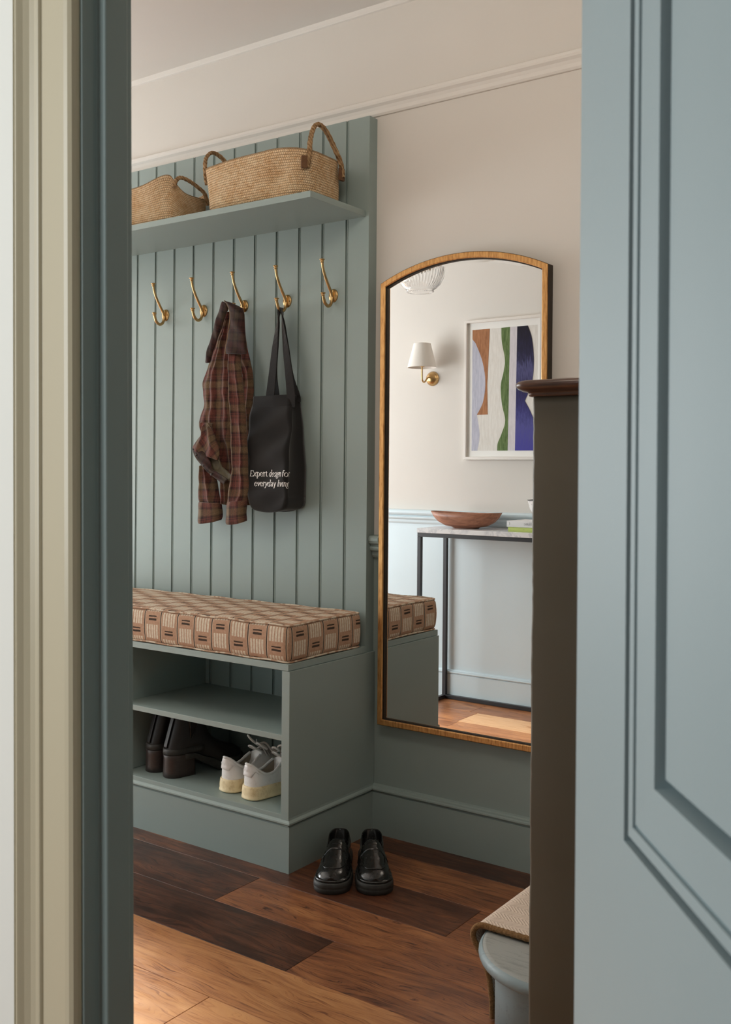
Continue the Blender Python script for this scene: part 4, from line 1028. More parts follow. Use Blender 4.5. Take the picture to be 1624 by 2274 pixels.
letters(T1, 'Expert design for', .0128, lambda u, v: bag_pt(1.1285+v-.02*(u*.0), -.1535+u*1.10, .0009), italic=[0]*7+[1]*6+[0]*4, thick=.15, thin=.045)
letters(T1, 'everyday living', .0128, lambda u, v: bag_pt(1.0965+v, -.1335+u*1.08, .0009), italic=[0]*9+[1]*6, thick=.15, thin=.045)
T1.build('slogan_print', M['print'], bag)

# ------------------------------------------------------------------ plaid shirt jacket
COAT={
 'back_panel':(-0.075,[(-2.3835,1.7068,-2.361,1.7049),(-2.3914,1.6816,-2.3535,1.6694),(-2.4033,1.6367,-2.35,1.6252),(-2.4131,1.5915,-2.3413,1.5716),(-2.4229,1.5385,-2.3266,1.5254),(-2.3618,1.4821,-2.3138,1.4797),(-2.3689,1.4293,-2.3092,1.4268),(-2.3706,1.3533,-2.3126,1.3668),(-2.3596,1.2772,-2.3118,1.2915),(-2.3537,1.2013,-2.3058,1.2012),(-2.3478,1.1256,-2.2975,1.1261),(-2.3421,1.0689,-2.2909,1.0699),(-2.3366,1.0274,-2.2925,1.0323)]),
 'front_panel':(-0.100,[(-2.4137,1.6924,-2.3971,1.6895),(-2.4299,1.6586,-2.3927,1.6557),(-2.4482,1.6218,-2.3881,1.6175),(-2.4646,1.5846,-2.3836,1.5793),(-2.4832,1.5473,-2.3812,1.5413),(-2.4976,1.5096,-2.3807,1.5034),(-2.5233,1.457,-2.3691,1.4502),(-2.5213,1.4143,-2.3661,1.4085),(-2.5171,1.3754,-2.3632,1.3707),(-2.5327,1.3371,-2.3602,1.3329),(-2.5405,1.3062,-2.3573,1.2951),(-2.5239,1.271,-2.3568,1.2574),(-2.4862,1.232,-2.3539,1.2197),(-2.4699,1.1896,-2.351,1.182),(-2.4536,1.1475,-2.3505,1.1444),(-2.4401,1.1093,-2.3501,1.1029),(-2.4371,1.0674,-2.3497,1.0653),(-2.4314,1.0293,-2.3645,1.0273)]),
 'tail_flap':(-0.140,[(-2.4968,1.3118,-2.4643,1.3095),(-2.4999,1.2931,-2.4478,1.2939),(-2.491,1.2725,-2.429,1.27),(-2.505,1.2557,-2.4149,1.2462),(-2.519,1.2387,-2.4054,1.2209),(-2.5285,1.2285,-2.4029,1.2007),(-2.5327,1.2217,-2.4107,1.1789)]),
 'placket_band':(-0.150,[(-2.5227,1.2203,-2.5124,1.2213),(-2.5122,1.1974,-2.4769,1.2143),(-2.4906,1.1736,-2.4533,1.1973),(-2.4692,1.1567,-2.4368,1.1771),(-2.4481,1.1416,-2.4261,1.1518),(-2.4247,1.1266,-2.4065,1.1419),(-2.4016,1.1135,-2.3835,1.132),(-2.374,1.0988,-2.3539,1.1174)]),
 'sleeve_left':(-0.090,[(-2.538,1.1664,-2.4792,1.1628),(-2.5429,1.1236,-2.4628,1.1167),(-2.5468,1.0846,-2.4519,1.0746),(-2.5475,1.0534,-2.4436,1.0403),(-2.5392,1.036,-2.4398,1.025),(-2.5364,1.0264,-2.4382,1.0193)]),
 'cuff_left':(-0.092,[(-2.5367,1.0361,-2.437,1.0347),(-2.5381,1.0205,-2.4342,1.0195),(-2.5405,0.9952,-2.4309,1.0024),(-2.543,0.9698,-2.4312,0.9871),(-2.5391,0.9641,-2.4374,0.9754)]),
 'sleeve_right':(-0.150,[(-2.3489,1.5375,-2.3009,1.5346),(-2.3506,1.5048,-2.3005,1.5021),(-2.3508,1.4641,-2.2934,1.4614),(-2.3466,1.4045,-2.2853,1.4022),(-2.3395,1.3485,-2.2773,1.3468),(-2.3362,1.2742,-2.2716,1.2732),(-2.3313,1.1999,-2.2659,1.1997),(-2.3322,1.1443,-2.2629,1.1448),(-2.3417,1.0959,-2.2589,1.0972),(-2.349,1.0698,-2.2596,1.0715),(-2.3528,1.0511,-2.2653,1.0531),(-2.3511,1.0306,-2.2681,1.0365)]),
 'cuff_right':(-0.152,[(-2.3498,1.0419,-2.2649,1.0476),(-2.3512,1.027,-2.2648,1.0348),(-2.3514,1.0028,-2.2679,1.009),(-2.3521,0.9749,-2.2652,0.9853),(-2.346,0.9703,-2.2676,0.9797)]),
 'collar_right':(-0.165,[(-2.361,1.7143,-2.3408,1.7095),(-2.3529,1.7083,-2.3108,1.6972),(-2.3427,1.6926,-2.2869,1.6849),(-2.3355,1.6757,-2.2729,1.6646),(-2.3342,1.6564,-2.2717,1.6455),(-2.3379,1.6286,-2.2705,1.6191),(-2.3436,1.5994,-2.2672,1.594),(-2.3494,1.5701,-2.263,1.5645),(-2.3542,1.5482,-2.2608,1.5439),(-2.354,1.5356,-2.2617,1.5301)]),
 'collar_left':(-0.140,[(-2.3928,1.7199,-2.3743,1.7107),(-2.4049,1.7044,-2.368,1.6892),(-2.417,1.6783,-2.38,1.6753),(-2.431,1.6386,-2.396,1.636),(-2.4432,1.6092,-2.41,1.6069),(-2.4553,1.5797,-2.4241,1.5777),(-2.4655,1.55,-2.4383,1.5483),(-2.4736,1.5215,-2.4484,1.5201),(-2.4693,1.5137,-2.4525,1.5143)]),
}
LINING=[(-2.466,1.2144),(-2.4449,1.2042),(-2.4216,1.194),(-2.4099,1.1789),(-2.4005,1.1604),(-2.3753,1.1438),(-2.3638,1.1356),(-2.3446,1.1274),(-2.3568,1.1115),(-2.391,1.1286),(-2.4141,1.1385),(-2.4373,1.1501),(-2.4516,1.1771)]
FOLD = {
 'back_panel': (.016, [(.30, .08, .010), (.72, .10, .010)]), 'front_panel': (.014, [(.14, .08, .014), (.40, .07, .018), (.66, .05, .012), (.97, .10, -.010)]),
 'tail_flap': (.016, [(.30, .13, .012), (.75, .12, .010)]), 'placket_band': (.003, []), 'sleeve_left': (.028, [(.25, .10, .009), (.65, .08, .010)]), 'cuff_left': (.032, [(.35, .12, .003)]),
 'sleeve_right': (.026, [(.30, .14, .009), (.78, .07, .007)]), 'cuff_right': (.027, [(.4, .12, .003)]), 'collar_right': (.009, []), 'collar_left': (.007, [])}
jk = empty('plaid_shirt_jacket', (-2.39, -.10, .97), 'brown and rose plaid wool shirt jacket hanging from the middle brass hook', 'jacket')
PNAME = {'back_panel': 'back_panel', 'front_panel': 'front_panel', 'tail_flap': 'turned_hem', 'placket_band': 'placket', 'sleeve_left': 'sleeve', 'cuff_left': 'cuff', 'sleeve_right': 'sleeve', 'cuff_right': 'cuff', 'collar_right': 'collar', 'collar_left': 'collar'}
UVR = {'tail_flap': .9, 'placket_band': -.85, 'collar_left': .35, 'front_panel': .0, 'collar_right': .1}
def cloth(key, d, rows, rnd):
    bulge, folds = FOLD[key]
    A = cr([(r[0], 0, r[1]) for r in rows], 5); B_ = cr([(r[2], 0, r[3]) for r in rows], 5); nr = len(A); nu = 26
    front, back = [], []; L = 0; Ls = [0]; 
    for i in range(1, nr): L += ((A[i]+B_[i])/2-(A[i-1]+B_[i-1])/2).length; Ls.append(L)
    x0 = sum((a.x+b.x)/2 for a, b in zip(A, B_))/nr
    for i in range(nr):
        t = i/(nr-1); rf, rb = [], []
        for j in range(nu+1):
            u = j/nu; p = A[i].lerp(B_[i], u); e = (max(0, 1-(2*u-1)**2))**.5
            grow = min(1, .35+t*1.6) if key in ('front_panel', 'back_panel') else 1
            y = -bulge*e*grow+(.034*max(0, 1-t*2.6)**1.5 if key == 'tail_flap' else 0)
            if key == 'sleeve_right': grow = min(1, .4+2*t)
            for (c, w_, am) in folds:
                c2 = c+.05*math.sin(3.1*t+c*9); y -= am*grow*e*math.exp(-((u-c2)/w_)**2)-am*.35*e
            y += .0018*math.sin(p.x*70+p.z*45+d*90)+.0012*math.sin(p.z*120+u*7)
            zz_ = -.008*e*t if key in ('cuff_left', 'cuff_right') else (-.004*e*max(0, math.sin(t*9)) if 'sleeve' in key else 0)
            rf.append(Vector((p.x, d+y, p.z+zz_))); rb.append(Vector((p.x, d+bulge*.32*e+.0012, p.z)))
        front.append(rf); back.append(rb)
    m_ = MB(); r_ = UVR.get(key, 0)
    def uvf(j, i):
        k = i % (2*nu+2)
        p = A[j].lerp(B_[j], min(k, nu)/nu if k <= nu else 1-(k-nu-1)/nu)
        u = (p.x-x0)*1.25; v = p.z if key not in () else Ls[j]
        if key == 'sleeve_right' : u = (k/nu-.5)*.075; v = Ls[j]
        if key in ('cuff_right', 'cuff_left'): u = (k/nu-.5)*.10; v = Ls[j]*1.0+.01
        return (u*math.cos(r_)-v*math.sin(r_), u*math.sin(r_)+v*math.cos(r_))
    rings = [f+b[::-1] for f, b in zip(front, back)]
    m_.loft(rings, True, True, True, uv=uvf)
    return m_
rnd = random.Random(9)
made = {}
for key, (d, rows) in COAT.items():
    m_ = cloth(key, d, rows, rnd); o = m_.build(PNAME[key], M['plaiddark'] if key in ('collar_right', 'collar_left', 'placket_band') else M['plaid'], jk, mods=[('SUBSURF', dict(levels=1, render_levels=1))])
    o.modifiers[0].name = 's'
m_ = MB(); LP = [(v.x, v.z) for v in cr([(x, 0, z) for x, z in LINING], 4, closed=True)]
cxl = sum(p[0] for p in LP)/len(LP); czl = sum(p[1] for p in LP)/len(LP); ringsl = []
for k, yy in ((1, 0), (.8, .006), (.5, .012), (.15, .016)): ringsl.append([(lerp(cxl, x, k), -.1385+yy, lerp(czl, z, k)) for x, z in LP])
m_.loft([[(x, -.129, z) for x, z in LP]]+ringsl, True, False, True); m_.build('lining', M['lining'], jk)
# edge stitching ridge on the collar and buttons
def edge_tube(key, side, d, r, name):
    rows = COAT[key][1]; P = [(r_[0 if side == 'L' else 2], d, r_[1 if side == 'L' else 3]) for r_ in rows]
    t_ = MB(); t_.tube(cr(P, 6), r, 8); return t_.build(name, M['collaredge'], jk)
M['collaredge'] = mat('tan_collar_edge', (.21, .13, .075), .95); g = NG(M['collaredge']); g.bump(g.noise(g.coord(), 300, 2), .6, .002)
edge_tube('collar_right', 'L', -.1665, .0022, 'collar_piping')
M['button'] = mat('dark_horn_button', (.03, .022, .018), .7)
for x, z, yb_ in ((-2.4985, 1.2005, -.1535), (-2.4640, 1.1640, -.1535), (-2.4270, 1.1330, -.1535), (-2.2830, 1.0750, -.0985)):
    b_ = MB(); b_.lathe([(.0001, -.002), (.0040, -.002), (.0048, -.0010), (.0048, .002)], (x, yb_, z), 'y', 16); b_.build('button', M['button'], jk)
# ------------------------------------------------------------------ shoes
SX = [1, .985, .94, .86, .74, .58, .40, .20]
class Shoe:
    def __init__(s, L, wb, wm, wt, zb, zr, zc, pw, th=.004, cx=None, ends=(.09, .10), en=2.4):
        s.L, s.T = L, dict(wb=wb, wm=wm, wt=wt, zb=zb, zr=zr, zc=zc, pw=pw); s.th = th; s.cxt = cx or [(0, 0), (1, 0)]; s.ends = ends; s.en = en; s.lean = 0
    def g(s, k, t): return interp(s.T[k], t)
    def ef(s, t):
        a, b = s.ends; f = 1
        if t < a: f = max(0, 1-((a-t)/a)**s.en)**(1/s.en)
        if t > 1-b: f = max(0, 1-((t-1+b)/b)**s.en)**(1/s.en)
        return max(f, .03)
    def pt(s, t, a, out=0):
        # a in -1..1 across the top ; |a| in 1..2 down the side
        e = s.ef(t); wb, wm, wt = s.g('wb', t)*e, s.g('wm', t)*e, s.g('wt', t)*e; zb, zr, zc, pw = s.g('zb', t), s.g('zr', t), s.g('zc', t), s.g('pw', t)
        sg = 1 if a >= 0 else -1; A = abs(a); cx = interp(s.cxt, t)
        if A <= 1:
            x = wt*A; z = zc+(zr-zc)*A**pw; z += out; x += out*.3*A
        else:
            q = A-1; z = zr+(zb-zr)*q
            x = (1-q)**2*wt+2*q*(1-q)*(2*wm-.5*(wt+wb))+q*q*wb+out
        return Vector((cx+sg*x, t*s.L+s.lean*max(0, z-.09)*max(0, 1-t*1.6), z))
    def rings(s, ts):
        R = []
        for t in ts:
            r_ = [s.pt(t, -2+k/7) for k in range(7)]+[s.pt(t, -x) for x in SX]+[s.pt(t, 0)]+[s.pt(t, x) for x in SX[::-1]]+[s.pt(t, 1+k/7) for k in range(1, 8)]
            R.append(r_)
        return R
def tseq(n=44, a=.10, b=.12):
    T = [a*(1-math.cos(PI/2*k/8)) for k in range(8)]+[a+(1-a-b)*k/n for k in range(n)]+[1-b+b*math.sin(PI/2*k/9) for k in range(10)]
    return T
def sole_prism(mb, shoe, z0f, z1f, k, extra, ts, ext=(.0, .0)):
    # closed plan outline lofted between bottom and top heights
    def outline(grow):
        Lp, Rp = [], []
        for t in ts:
            e = shoe.ef(t); w_ = (shoe.g('wb', t)+extra+grow)*e; cx = interp(shoe.cxt, t)
            y = t*shoe.L; y = shoe.L/2+(y-shoe.L/2)*(1+2*(extra+grow)/shoe.L)
            Lp.append((cx-w_, y, t)); Rp.append((cx+w_, y, t))
        return Lp+Rp[::-1]
    rings = []
    for fr, gr in k:
        rings.append([(x, y, lerp(z0f(t), z1f(t), fr)) for x, y, t in outline(gr)])
    mb.loft(rings, True, True, True)
    return mb

# --- black penny loafers
def make_loafer(root):
    L = .262
    sh_ = Shoe(L, wb=[(0, .028), (.1, .031), (.4, .031), (.68, .043), (.85, .043), (1, .034)], wm=[(0, .031), (.12, .035), (.4, .035), (.68, .0425), (.85, .040), (1, .03)],
               wt=[(0, .024), (.12, .0290), (.35, .0295), (.5, .028), (.68, .030), (.85, .030), (1, .022)], zb=[(0, .034), (1, .032)],
               zr=[(0, .086), (.12, .078), (.30, .068), (.42, .073), (.48, .072), (.6, .066), (.75, .056), (.88, .050), (1, .040)],
               zc=[(0, .083), (.04, .05), (.08, .040), (.38, .040), (.415, .080), (.43, .098), (.46, .098), (.55, .089), (.65, .079), (.78, .066), (.90, .056), (1, .044)],
               pw=[(0, 3), (.06, 10), (.39, 10), (.43, 3), (.6, 2.4), (1, 2.2)], cx=[(0, 0), (.5, -.002), (1, .003)], ends=(.11, .15), en=2.6)
    U = MB(); T = [.11*(1-math.cos(PI/2*k/9)) for k in range(9)]+[.11, .16, .22, .28, .34, .375, .395, .408, .418, .428, .44, .46, .49, .53, .57, .61, .65, .69, .73, .77, .80]+[.83+.17*math.sin(PI/2*k/9) for k in range(10)]
    U.loft(sh_.rings(T), False, True, True); U.build('upper', M['leather'], root, world=False, mods=[('SUBSURF', dict(levels=1, render_levels=1))])
    S = MB(); TS = [.11*(1-math.cos(PI/2*k/8)) for k in range(8)]+[.11+.72*k/24 for k in range(24)]+[.83+.17*math.sin(PI/2*k/10) for k in range(11)]
    sole_prism(S, sh_, lambda t: 0, lambda t: .030, ((0, -.003), (.04, 0), (.45, .0015), (.50, .0008), (.55, .0015), (.92, .0005), (1, -.002)), .0075, TS); S.build('sole', M['rubber'], root, world=False)
    W = MB(); sole_prism(W, sh_, lambda t: .0302, lambda t: .0365, ((0, 0), (.5, .001), (1, -.001)), .0045, TS); W.build('welt', M['leather'], root, world=False)
    # penny strap
    St = MB(); rows = []
    for t in (.495, .500, .512, .53, .55, .565, .578, .583):
        edge = t in (.495, .583)
        row = []
        for k in range(33):
            a = -1.75+3.5*k/32
            tt = t+(.022*(1-min(1, abs(a)/.9)**2) if t > .54 else -.006*(1-abs(a)/1.75))*1.0+.03*max(0, abs(a)-1)*(-1 if t > .54 else 1)*.4
            row.append(sh_.pt(tt, a, .0004 if edge else .0024))
        rows.append(row)
    St.loft(rows, False, False, False); St.build('strap', M['leather'], root, world=False)
    sl = MB(); sl.tube([sh_.pt(.535+.003*math.cos(a*4), a, .0026) for a in [-.40+.8*k/12 for k in range(13)]], .0011, 6); sl.build('strap_slot', M['blacklabel'], root, world=False)
    # apron seam
    ap = [sh_.pt(t, a, .0008) for t, a in [(.585, -1.12), (.65, -1.08), (.72, -1.02), (.79, -.94), (.84, -.78), (.872, -.5), (.882, 0), (.872, .5), (.84, .78), (.79, .94), (.72, 1.02), (.65, 1.08), (.585, 1.12)]]
    A = MB(); A.tube(cr(ap, 6), .0017, 8); A.build('apron_seam', M['leather'], root, world=False)
    co = [sh_.pt(t, -1, .0003) for t in (.425, .36, .28, .20, .12, .07, .03, .01)]+[sh_.pt(0, 0, .003)]+[sh_.pt(t, 1, .0003) for t in (.01, .03, .07, .12, .20, .28, .36, .425)]
    C_ = MB(); C_.tube(cr(co, 4), .0016, 8); C_.build('collar_piping', M['leather'], root, world=False)
def dup2(root, loc, rz, label, mirror=False):
    r = dup(root, loc, label); r.rotation_euler = (0, 0, rz)
    if mirror: r.scale = (-1, 1, 1)
    return r
def shoe_root(name, toe, direction, L, z, label, cat):
    # local +y points to the toe
    d = Vector((direction[0], direction[1], 0)).normalized(); rz = math.atan2(d.y, d.x)-PI/2
    h = Vector((toe[0], toe[1], 0))-d*L
    return (h.x, h.y, z), rz
loc, rz = shoe_root('', (-1.662, -.470), (.53, -.85), .270, 0, '', '')
lf = empty('penny_loafer', loc, 'left one of the shiny black penny loafers on the floor, beside the bench end', 'shoe', rz=rz); make_loafer(lf)
loc, rz = shoe_root('', (-1.565, -.405), (.60, -.80), .270, 0, '', '')
dup2(lf, loc, rz, 'right one of the shiny black penny loafers on the floor, below the mirror corner', True)

# --- white trainers in the bench
def make_trainer(root):
    L = .285
    s_ = Shoe(L, wb=[(0, .033), (.15, .034), (.45, .034), (.7, .045), (.88, .043), (1, .034)], wm=[(0, .031), (.15, .034), (.45, .034), (.7, .043), (.88, .040), (1, .03)],
              wt=[(0, .015), (.05, .019), (.12, .024), (.3, .028), (.42, .024), (.6, .022), (.75, .030), (.9, .030), (1, .02)], zb=[(0, .036), (1, .032)],
              zr=[(0, .106), (.05, .099), (.11, .082), (.2, .070), (.30, .073), (.38, .088), (.44, .098), (.5, .094), (.62, .078), (.75, .062), (.9, .050), (1, .040)],
              zc=[(0, .105), (.03, .06), (.06, .048), (.40, .048), (.43, .09), (.46, .106), (.52, .100), (.62, .086), (.75, .069), (.9, .056), (1, .043)],
              pw=[(0, 3), (.05, 10), (.40, 10), (.45, 3), (.7, 2.2), (1, 2.2)], cx=[(0, 0), (.5, -.003), (1, .003)], ends=(.12, .16), en=2.3)
    U = MB(); T = [.12*(1-math.cos(PI/2*k/9)) for k in range(9)]+[.12, .16, .20, .25, .30, .34, .37, .39, .405, .418, .43, .445, .46, .49, .53, .57, .61, .66, .71, .76, .80]+[.84+.16*math.sin(PI/2*k/9) for k in range(10)]
    U.loft(s_.rings(T), False, True, True); U.build('upper', M['whiteleather'], root, world=False, mods=[('SUBSURF', dict(levels=1, render_levels=1))])
    TS = [.12*(1-math.cos(PI/2*k/8)) for k in range(8)]+[.12+.72*k/24 for k in range(24)]+[.84+.16*math.sin(PI/2*k/10) for k in range(11)]
    S = MB(); sole_prism(S, s_, lambda t: 0 if t < .75 else .010*((t-.75)/.25)**2, lambda t: .040, ((0, -.004), (.06, .0018), (.16, .0022), (.2, .0008), (.5, .0010), (.9, -.0005), (1, -.002)), .0048, TS); S.build('sole', M['creamrubber'], root, world=False)
    # heel tab
    H = MB(); rows = []
    for q in (2.02-1.0, 1.06, 1.12, 1.25, 1.40, 1.50, 1.54):
        row = []
        for k in range(25):
            ph = -1+2*k/24; tt = .085*abs(ph)**2.1; sg = 1 if ph >= 0 else -1
            lim = 1.02+(q-1.02)*(1 if abs(ph) < .42 else max(.42, 1-(abs(ph)-.42)*1.5))
            p_ = s_.pt(tt, sg*lim, .0002 if q in (1.02, 1.54) else .0022); p_.y -= (.0002 if q in (1.02, 1.54) else .0034)*(1-ph*ph); row.append(p_)
        rows.append(row)
    H.loft(rows, False, False, False); H.build('heel_tab', M['heeltab'], root, world=False)
    # raised lettering across the heel tab
    Tm = MB()
    def hp(u, v):
        ph = u/.022; tt = .085*min(1, abs(ph))**2.1; e = s_.pt(tt, (1 if ph >= 0 else -1)*(1.26-v*9), .0030); e.y -= .0046*(1-ph*ph); return e
    caps = {'A': (.95, [[(.0, 0), (.42, 1.4)], [(.42, 1.4), (.84, 0)], [(.2, .5), (.66, .5)]]), 'U': (.95, [[(.08, 1.4), (.08, .4), (.2, .06), (.44, 0), (.68, .06), (.8, .4), (.8, 1.4)]]),
            'T': (.85, [[(.4, 0), (.4, 1.4)], [(0, 1.4), (.8, 1.4)]]), 'R': (.9, [[(.1, 0), (.1, 1.4)], [(.1, 1.4), (.5, 1.38), (.7, 1.1), (.5, .76), (.1, .72)], [(.4, .74), (.76, 0)]]), 'Y': (.9, [[(.02, 1.4), (.42, .7)], [(.82, 1.4), (.42, .7)], [(.42, .7), (.42, 0)]])}
    GL.update(caps)
    letters(Tm, 'AUTRY', .0072, lambda u, v: hp(u-.0175, v-.004), thick=.16, thin=.15, track=.07); Tm.build('heel_lettering', M['whiteleather'], root, world=False)
    # padded collar
    co = [s_.pt(t, -1, .0) for t in (.42, .36, .29, .20, .13, .08, .04, .015)]+[s_.pt(0, 0, .001)]+[s_.pt(t, 1, .0) for t in (.015, .04, .08, .13, .20, .29, .36, .42)]
    C_ = MB(); C_.tube(cr(co, 4), .0042, 10); C_.build('collar', M['whiteleather'], root, world=False)
    LN = MB(); rr_ = []
    for t in (.07, .12, .2, .3, .38, .42): rr_.append([s_.pt(t, -1, 0)*1.0+Vector((.0045, 0, -.003)), Vector((-s_.g('wt', t)+.0055, t*L, .065)), Vector((-s_.g('wt', t)*.7, t*L, .0505)), Vector((s_.g('wt', t)*.7, t*L, .0505)), Vector((s_.g('wt', t)-.0055, t*L, .065)), s_.pt(t, 1, 0)+Vector((-.0045, 0, -.003))])
    LN.loft(rr_, False, False, False); LN.build('inner_lining', M['sneakerlining'], root, world=False)
    # tongue
    Tg = MB(); tr_ = []
    for t, z, w_ in ((.62, .086, .014), (.54, .098, .017), (.46, .109, .020), (.40, .119, .021), (.37, .124, .019), (.36, .1245, .012)):
        tr_.append([Vector((w_*math.sin(a), t*L, z-.010*(1-math.cos(a)))) for a in [-1.1+2.2*k/10 for k in range(11)]])
    Tg.loft(tr_, False, False, False); Tg.build('tongue', M['whiteleather'], root, world=False, mods=[('SOLIDIFY', dict(thickness=.004))])
    # laces
    Lc = MB()
    for k in range(5):
        t = .50+.045*k
        a, b = s_.pt(t, -1.05, .003), s_.pt(t, 1.05, .003); mid = s_.pt(t+.008, 0, .011 if k < 3 else .006)
        Lc.tube(cr([a, (a+mid)/2+Vector((0, 0, .003)), mid, (b+mid)/2+Vector((0, 0, .003)), b], 5), .0036, 8, flat=.55)
        if k < 4:
            a2 = s_.pt(t+.045, 1.05, .003); Lc.tube(cr([a, (a+a2)/2+Vector((0, 0, .010)), a2], 6), .0034, 8, flat=.55)
    c = s_.pt(.45, 0, .020)
    Lc.tube(cr([c, c+Vector((.012, -.018, .020)), c+Vector((.034, -.010, .026)), c+Vector((.044, .014, .004)), c+Vector((.020, .012, -.002)), c], 7), .0036, 8, flat=.55)
    Lc.tube(cr([c, c+Vector((-.012, -.012, .010)), c+Vector((-.030, -.008, .004)), c+Vector((-.034, .012, -.010)), c+Vector((-.016, .012, -.002)), c], 7), .0036, 8, flat=.55)
    Lc.tube(cr([c, c+Vector((.020, .014, .008)), c+Vector((.040, .035, -.012)), c+Vector((.050, .055, -.030)), c+Vector((.048, .060, -.045))], 7), .0034, 8, flat=.55)
    Lc.tube(cr([c, c+Vector((-.018, .016, .006)), c+Vector((-.036, .030, -.018)), c+Vector((-.046, .048, -.040))], 7), .0034, 8, flat=.55)
    Lc.build('laces', M['lace'], root, world=False)
    Lb = MB(); q0 = []
    for a in (1.28, 1.44): q0.append([s_.pt(t, a, .0012) for t in (.40, .43, .46, .49, .52)])
    Lb.loft(q0, False, False, False); Lb.build('side_label', M['blacklabel'], root, world=False)
M['heeltab'] = mat('smooth_white_heel_leather', (.84, .82, .81), .35)
loc, rz = (-2.045, -.388, .1638), -math.atan2(.20, .96)
tr0 = empty('white_trainer', loc, 'white leather trainer with cream sole standing in front, nearest the bench end panel', 'shoe', rz=rz); make_trainer(tr0)
dup2(tr0, (-2.146, -.376, .1638), -math.atan2(.13, .96), 'white leather trainer with cream sole standing left of and behind its pair', True)

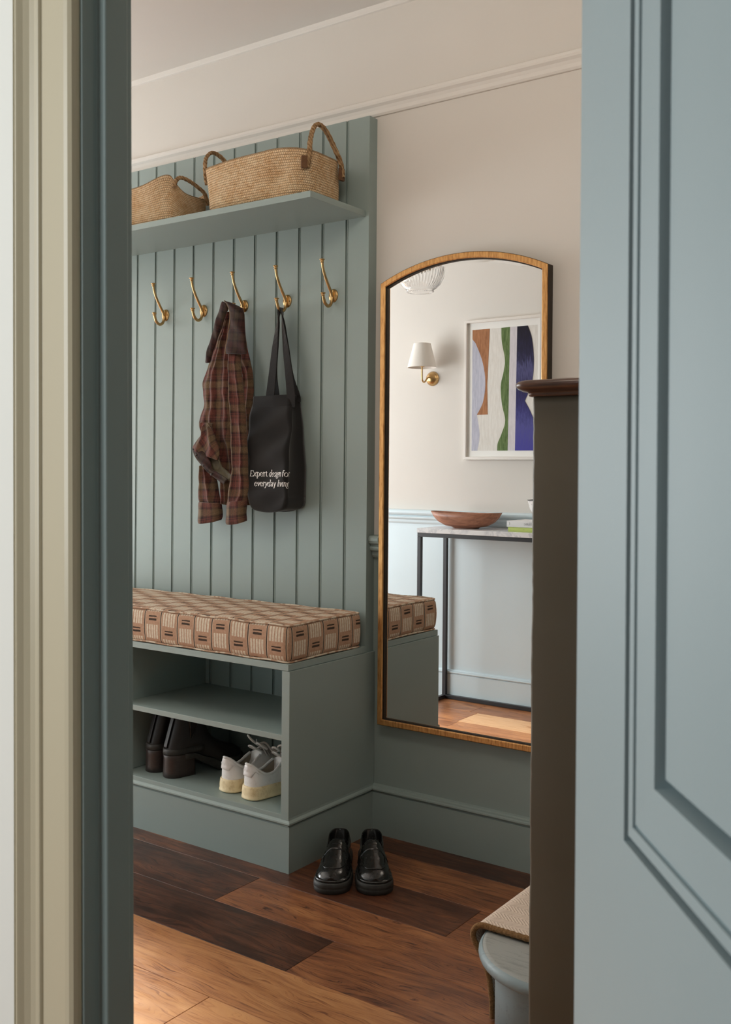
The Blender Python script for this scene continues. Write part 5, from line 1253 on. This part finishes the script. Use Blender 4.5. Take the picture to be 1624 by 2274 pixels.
# --- black ankle boots in the bench
def make_boot(root):
    L = .285
    s_ = Shoe(L, wb=[(0, .030), (.15, .032), (.45, .031), (.7, .044), (.88, .042), (1, .034)], wm=[(0, .029), (.15, .033), (.45, .032), (.7, .043), (.88, .040), (1, .03)],
              wt=[(0, .024), (.06, .028), (.2, .033), (.36, .030), (.45, .024), (.6, .030), (.9, .030), (1, .022)], zb=[(0, .080), (.3, .074), (.5, .050), (.68, .030), (1, .032)],
              zr=[(0, .196), (.12, .194), (.26, .188), (.38, .192), (.43, .170), (.5, .125), (.6, .092), (.75, .070), (.9, .058), (1, .045)],
              zc=[(0, .196), (.05, .15), (.08, .10), (.34, .10), (.37, .185), (.40, .195), (.46, .160), (.52, .130), (.6, .104), (.75, .080), (.9, .066), (1, .048)],
              pw=[(0, 3), (.07, 10), (.34, 10), (.39, 3), (.6, 2.3), (1, 2.2)], cx=[(0, 0), (1, 0)], ends=(.12, .16), en=2.3)
    s_.lean = .30
    U = MB(); T = [.12*(1-math.cos(PI/2*k/9)) for k in range(9)]+[.12, .16, .20, .25, .30, .33, .35, .37, .39, .41, .43, .45, .47, .50, .53, .57, .61, .66, .71, .76, .80]+[.84+.16*math.sin(PI/2*k/9) for k in range(10)]
    U.loft(s_.rings(T), False, True, True); U.build('upper', M['bootleather'], root, world=False, mods=[('SUBSURF', dict(levels=1, render_levels=1))])
    Hh = MB(); TH = [.12*(1-math.cos(PI/2*k/8)) for k in range(9)]+[.16, .2, .24, .27, .30, .32]
    s2 = Shoe(L, wb=s_.T['wb'], wm=s_.T['wm'], wt=s_.T['wt'], zb=[(0, 0), (1, 0)], zr=s_.T['zr'], zc=s_.T['zc'], pw=s_.T['pw'], ends=(.12, .16), en=2.3)
    sole_prism(Hh, s2, lambda t: 0, lambda t: .072, ((0, -.001), (.02, .0008), (.25, .0004), (.8, -.0008), (.97, .0006), (1, -.001)), .002, TH); Hh.build('heel', M['stackheel'], root, world=False)
    Rb = MB(); sole_prism(Rb, s2, lambda t: .0725, lambda t: .092, ((0, -.0006), (.1, .0018), (.9, .0012), (1, -.0014)), .0015, TH+[.36, .40, .44]); Rb.build('rand', M['rubber'], root, world=False)
    TS = [.20, .26, .32, .38, .44, .5, .56, .62, .68, .74, .79]+[.84+.16*math.sin(PI/2*k/10) for k in range(11)]
    So = MB(); sole_prism(So, s2, lambda t: interp([(0, .060), (.3, .055), (.5, .022), (.62, .0), (.9, .002), (1, .012)], t), lambda t: interp([(0, .078), (.3, .073), (.5, .048), (.65, .030), (1, .036)], t), ((0, -.001), (.1, .001), (.9, .001), (1, -.001)), .005, TS); So.build('sole', M['rubber'], root, world=False)
    Pt = MB(); pr_ = []
    for z, o_ in ((.094, .0016), (.10, .003), (.15, .0035), (.19, .0035), (.205, .003), (.210, .0005), (.203, -.002)):
        q_ = max(1.0, 2-(z-.08)/.115); base = s_.pt(.0, q_ if z < .195 else 1.0, 0); pr_.append([Vector((x, -.0015-o_+.30*max(0, z-.09), min(z, .2045))) for x in (-.009, -.0065, 0, .0065, .009)])
    Pt.loft(pr_, False, False, False); Pt.build('pull_tab', M['bootleather'], root, world=False, mods=[('SOLIDIFY', dict(thickness=.002))])
    for sg in (1, -1):
        V = MB(); pth_ = [s_.pt(.16, sg*1.03, .0012), s_.pt(.195, sg*1.30, .0016), s_.pt(.225, sg*1.52, .0018), s_.pt(.24, sg*1.60, .0018), s_.pt(.262, sg*1.50, .0018), s_.pt(.31, sg*1.25, .0016), s_.pt(.35, sg*1.03, .0012)]
        V.tube(cr(pth_, 6), .0015, 8); V.build('gore_edge', M['leather'], root, world=False)
        E2 = MB(); tri = []
        for k in range(6):
            f_ = k/5; tri.append([s_.pt(lerp(.165+.075*f_, .345-.105*f_, j/6), sg*(1.03+.54*f_), .0007) for j in range(7)])
        E2.loft(tri, False, False, False); E2.build('elastic_gore', M['bag'], root, world=False)
loc, rz = (-2.398, -.382, .1638), -math.atan2(.22, .96)
bt = empty('ankle_boot', loc, 'black heeled ankle boot standing nearer the white trainers', 'shoe', rz=rz); make_boot(bt)
dup2(bt, (-2.488, -.372, .1638), -math.atan2(.16, .96), 'black heeled ankle boot standing leftmost in the bench, further from the trainers', True)

# ------------------------------------------------------------------ small fittings belong to the part they sit on
SUB = {'strap_slot': 'strap', 'heel_lettering': 'heel_tab', 'collar_piping': 'collar', 'button': 'placket', 'handle_patch': 'handle', 'spine_lettering': 'cover', 'spine_mark': 'cover',
       'inner_lip': 'frame', 'screw': 'backplate', 'elastic_gore': 'upper', 'gore_edge': 'upper', 'apron_seam': 'upper', 'side_label': 'upper', 'bulb': 'lamp_shade', 'hem_band': 'bag_body', 'slogan_print': 'bag_body', 'rim': 'bowl_body'}
for a_ in ('background', 'lilac_shape', 'brown_shape', 'green_shape', 'grey_stripe', 'navy_shape'): SUB[a_] = 'mount'
stem = lambda o: o.name.split('.')[0]
for r_ in [o for o in COL.objects if o.type == 'EMPTY' and o.parent is None]:
    kids = list(r_.children)
    for k_ in kids:
        t_ = SUB.get(stem(k_))
        if not t_: continue
        c_ = [q for q in kids if stem(q) == t_ and q is not k_]
        if not c_: continue
        ctr = lambda o: sum((Vector(b) for b in o.bound_box), Vector())/8
        k_.parent = min(c_, key=lambda q: (ctr(q)-ctr(k_)).length)
for o in COL.objects:
    if o.parent is None and 'group' not in o:
        gname = {'penny_loafer': 'pair of black penny loafers on the floor', 'white_trainer': 'pair of white trainers in the bench', 'ankle_boot': 'pair of black ankle boots in the bench', 'woven_basket': 'jute baskets on the wall shelf'}.get(stem(o))
        if gname: o['group'] = gname
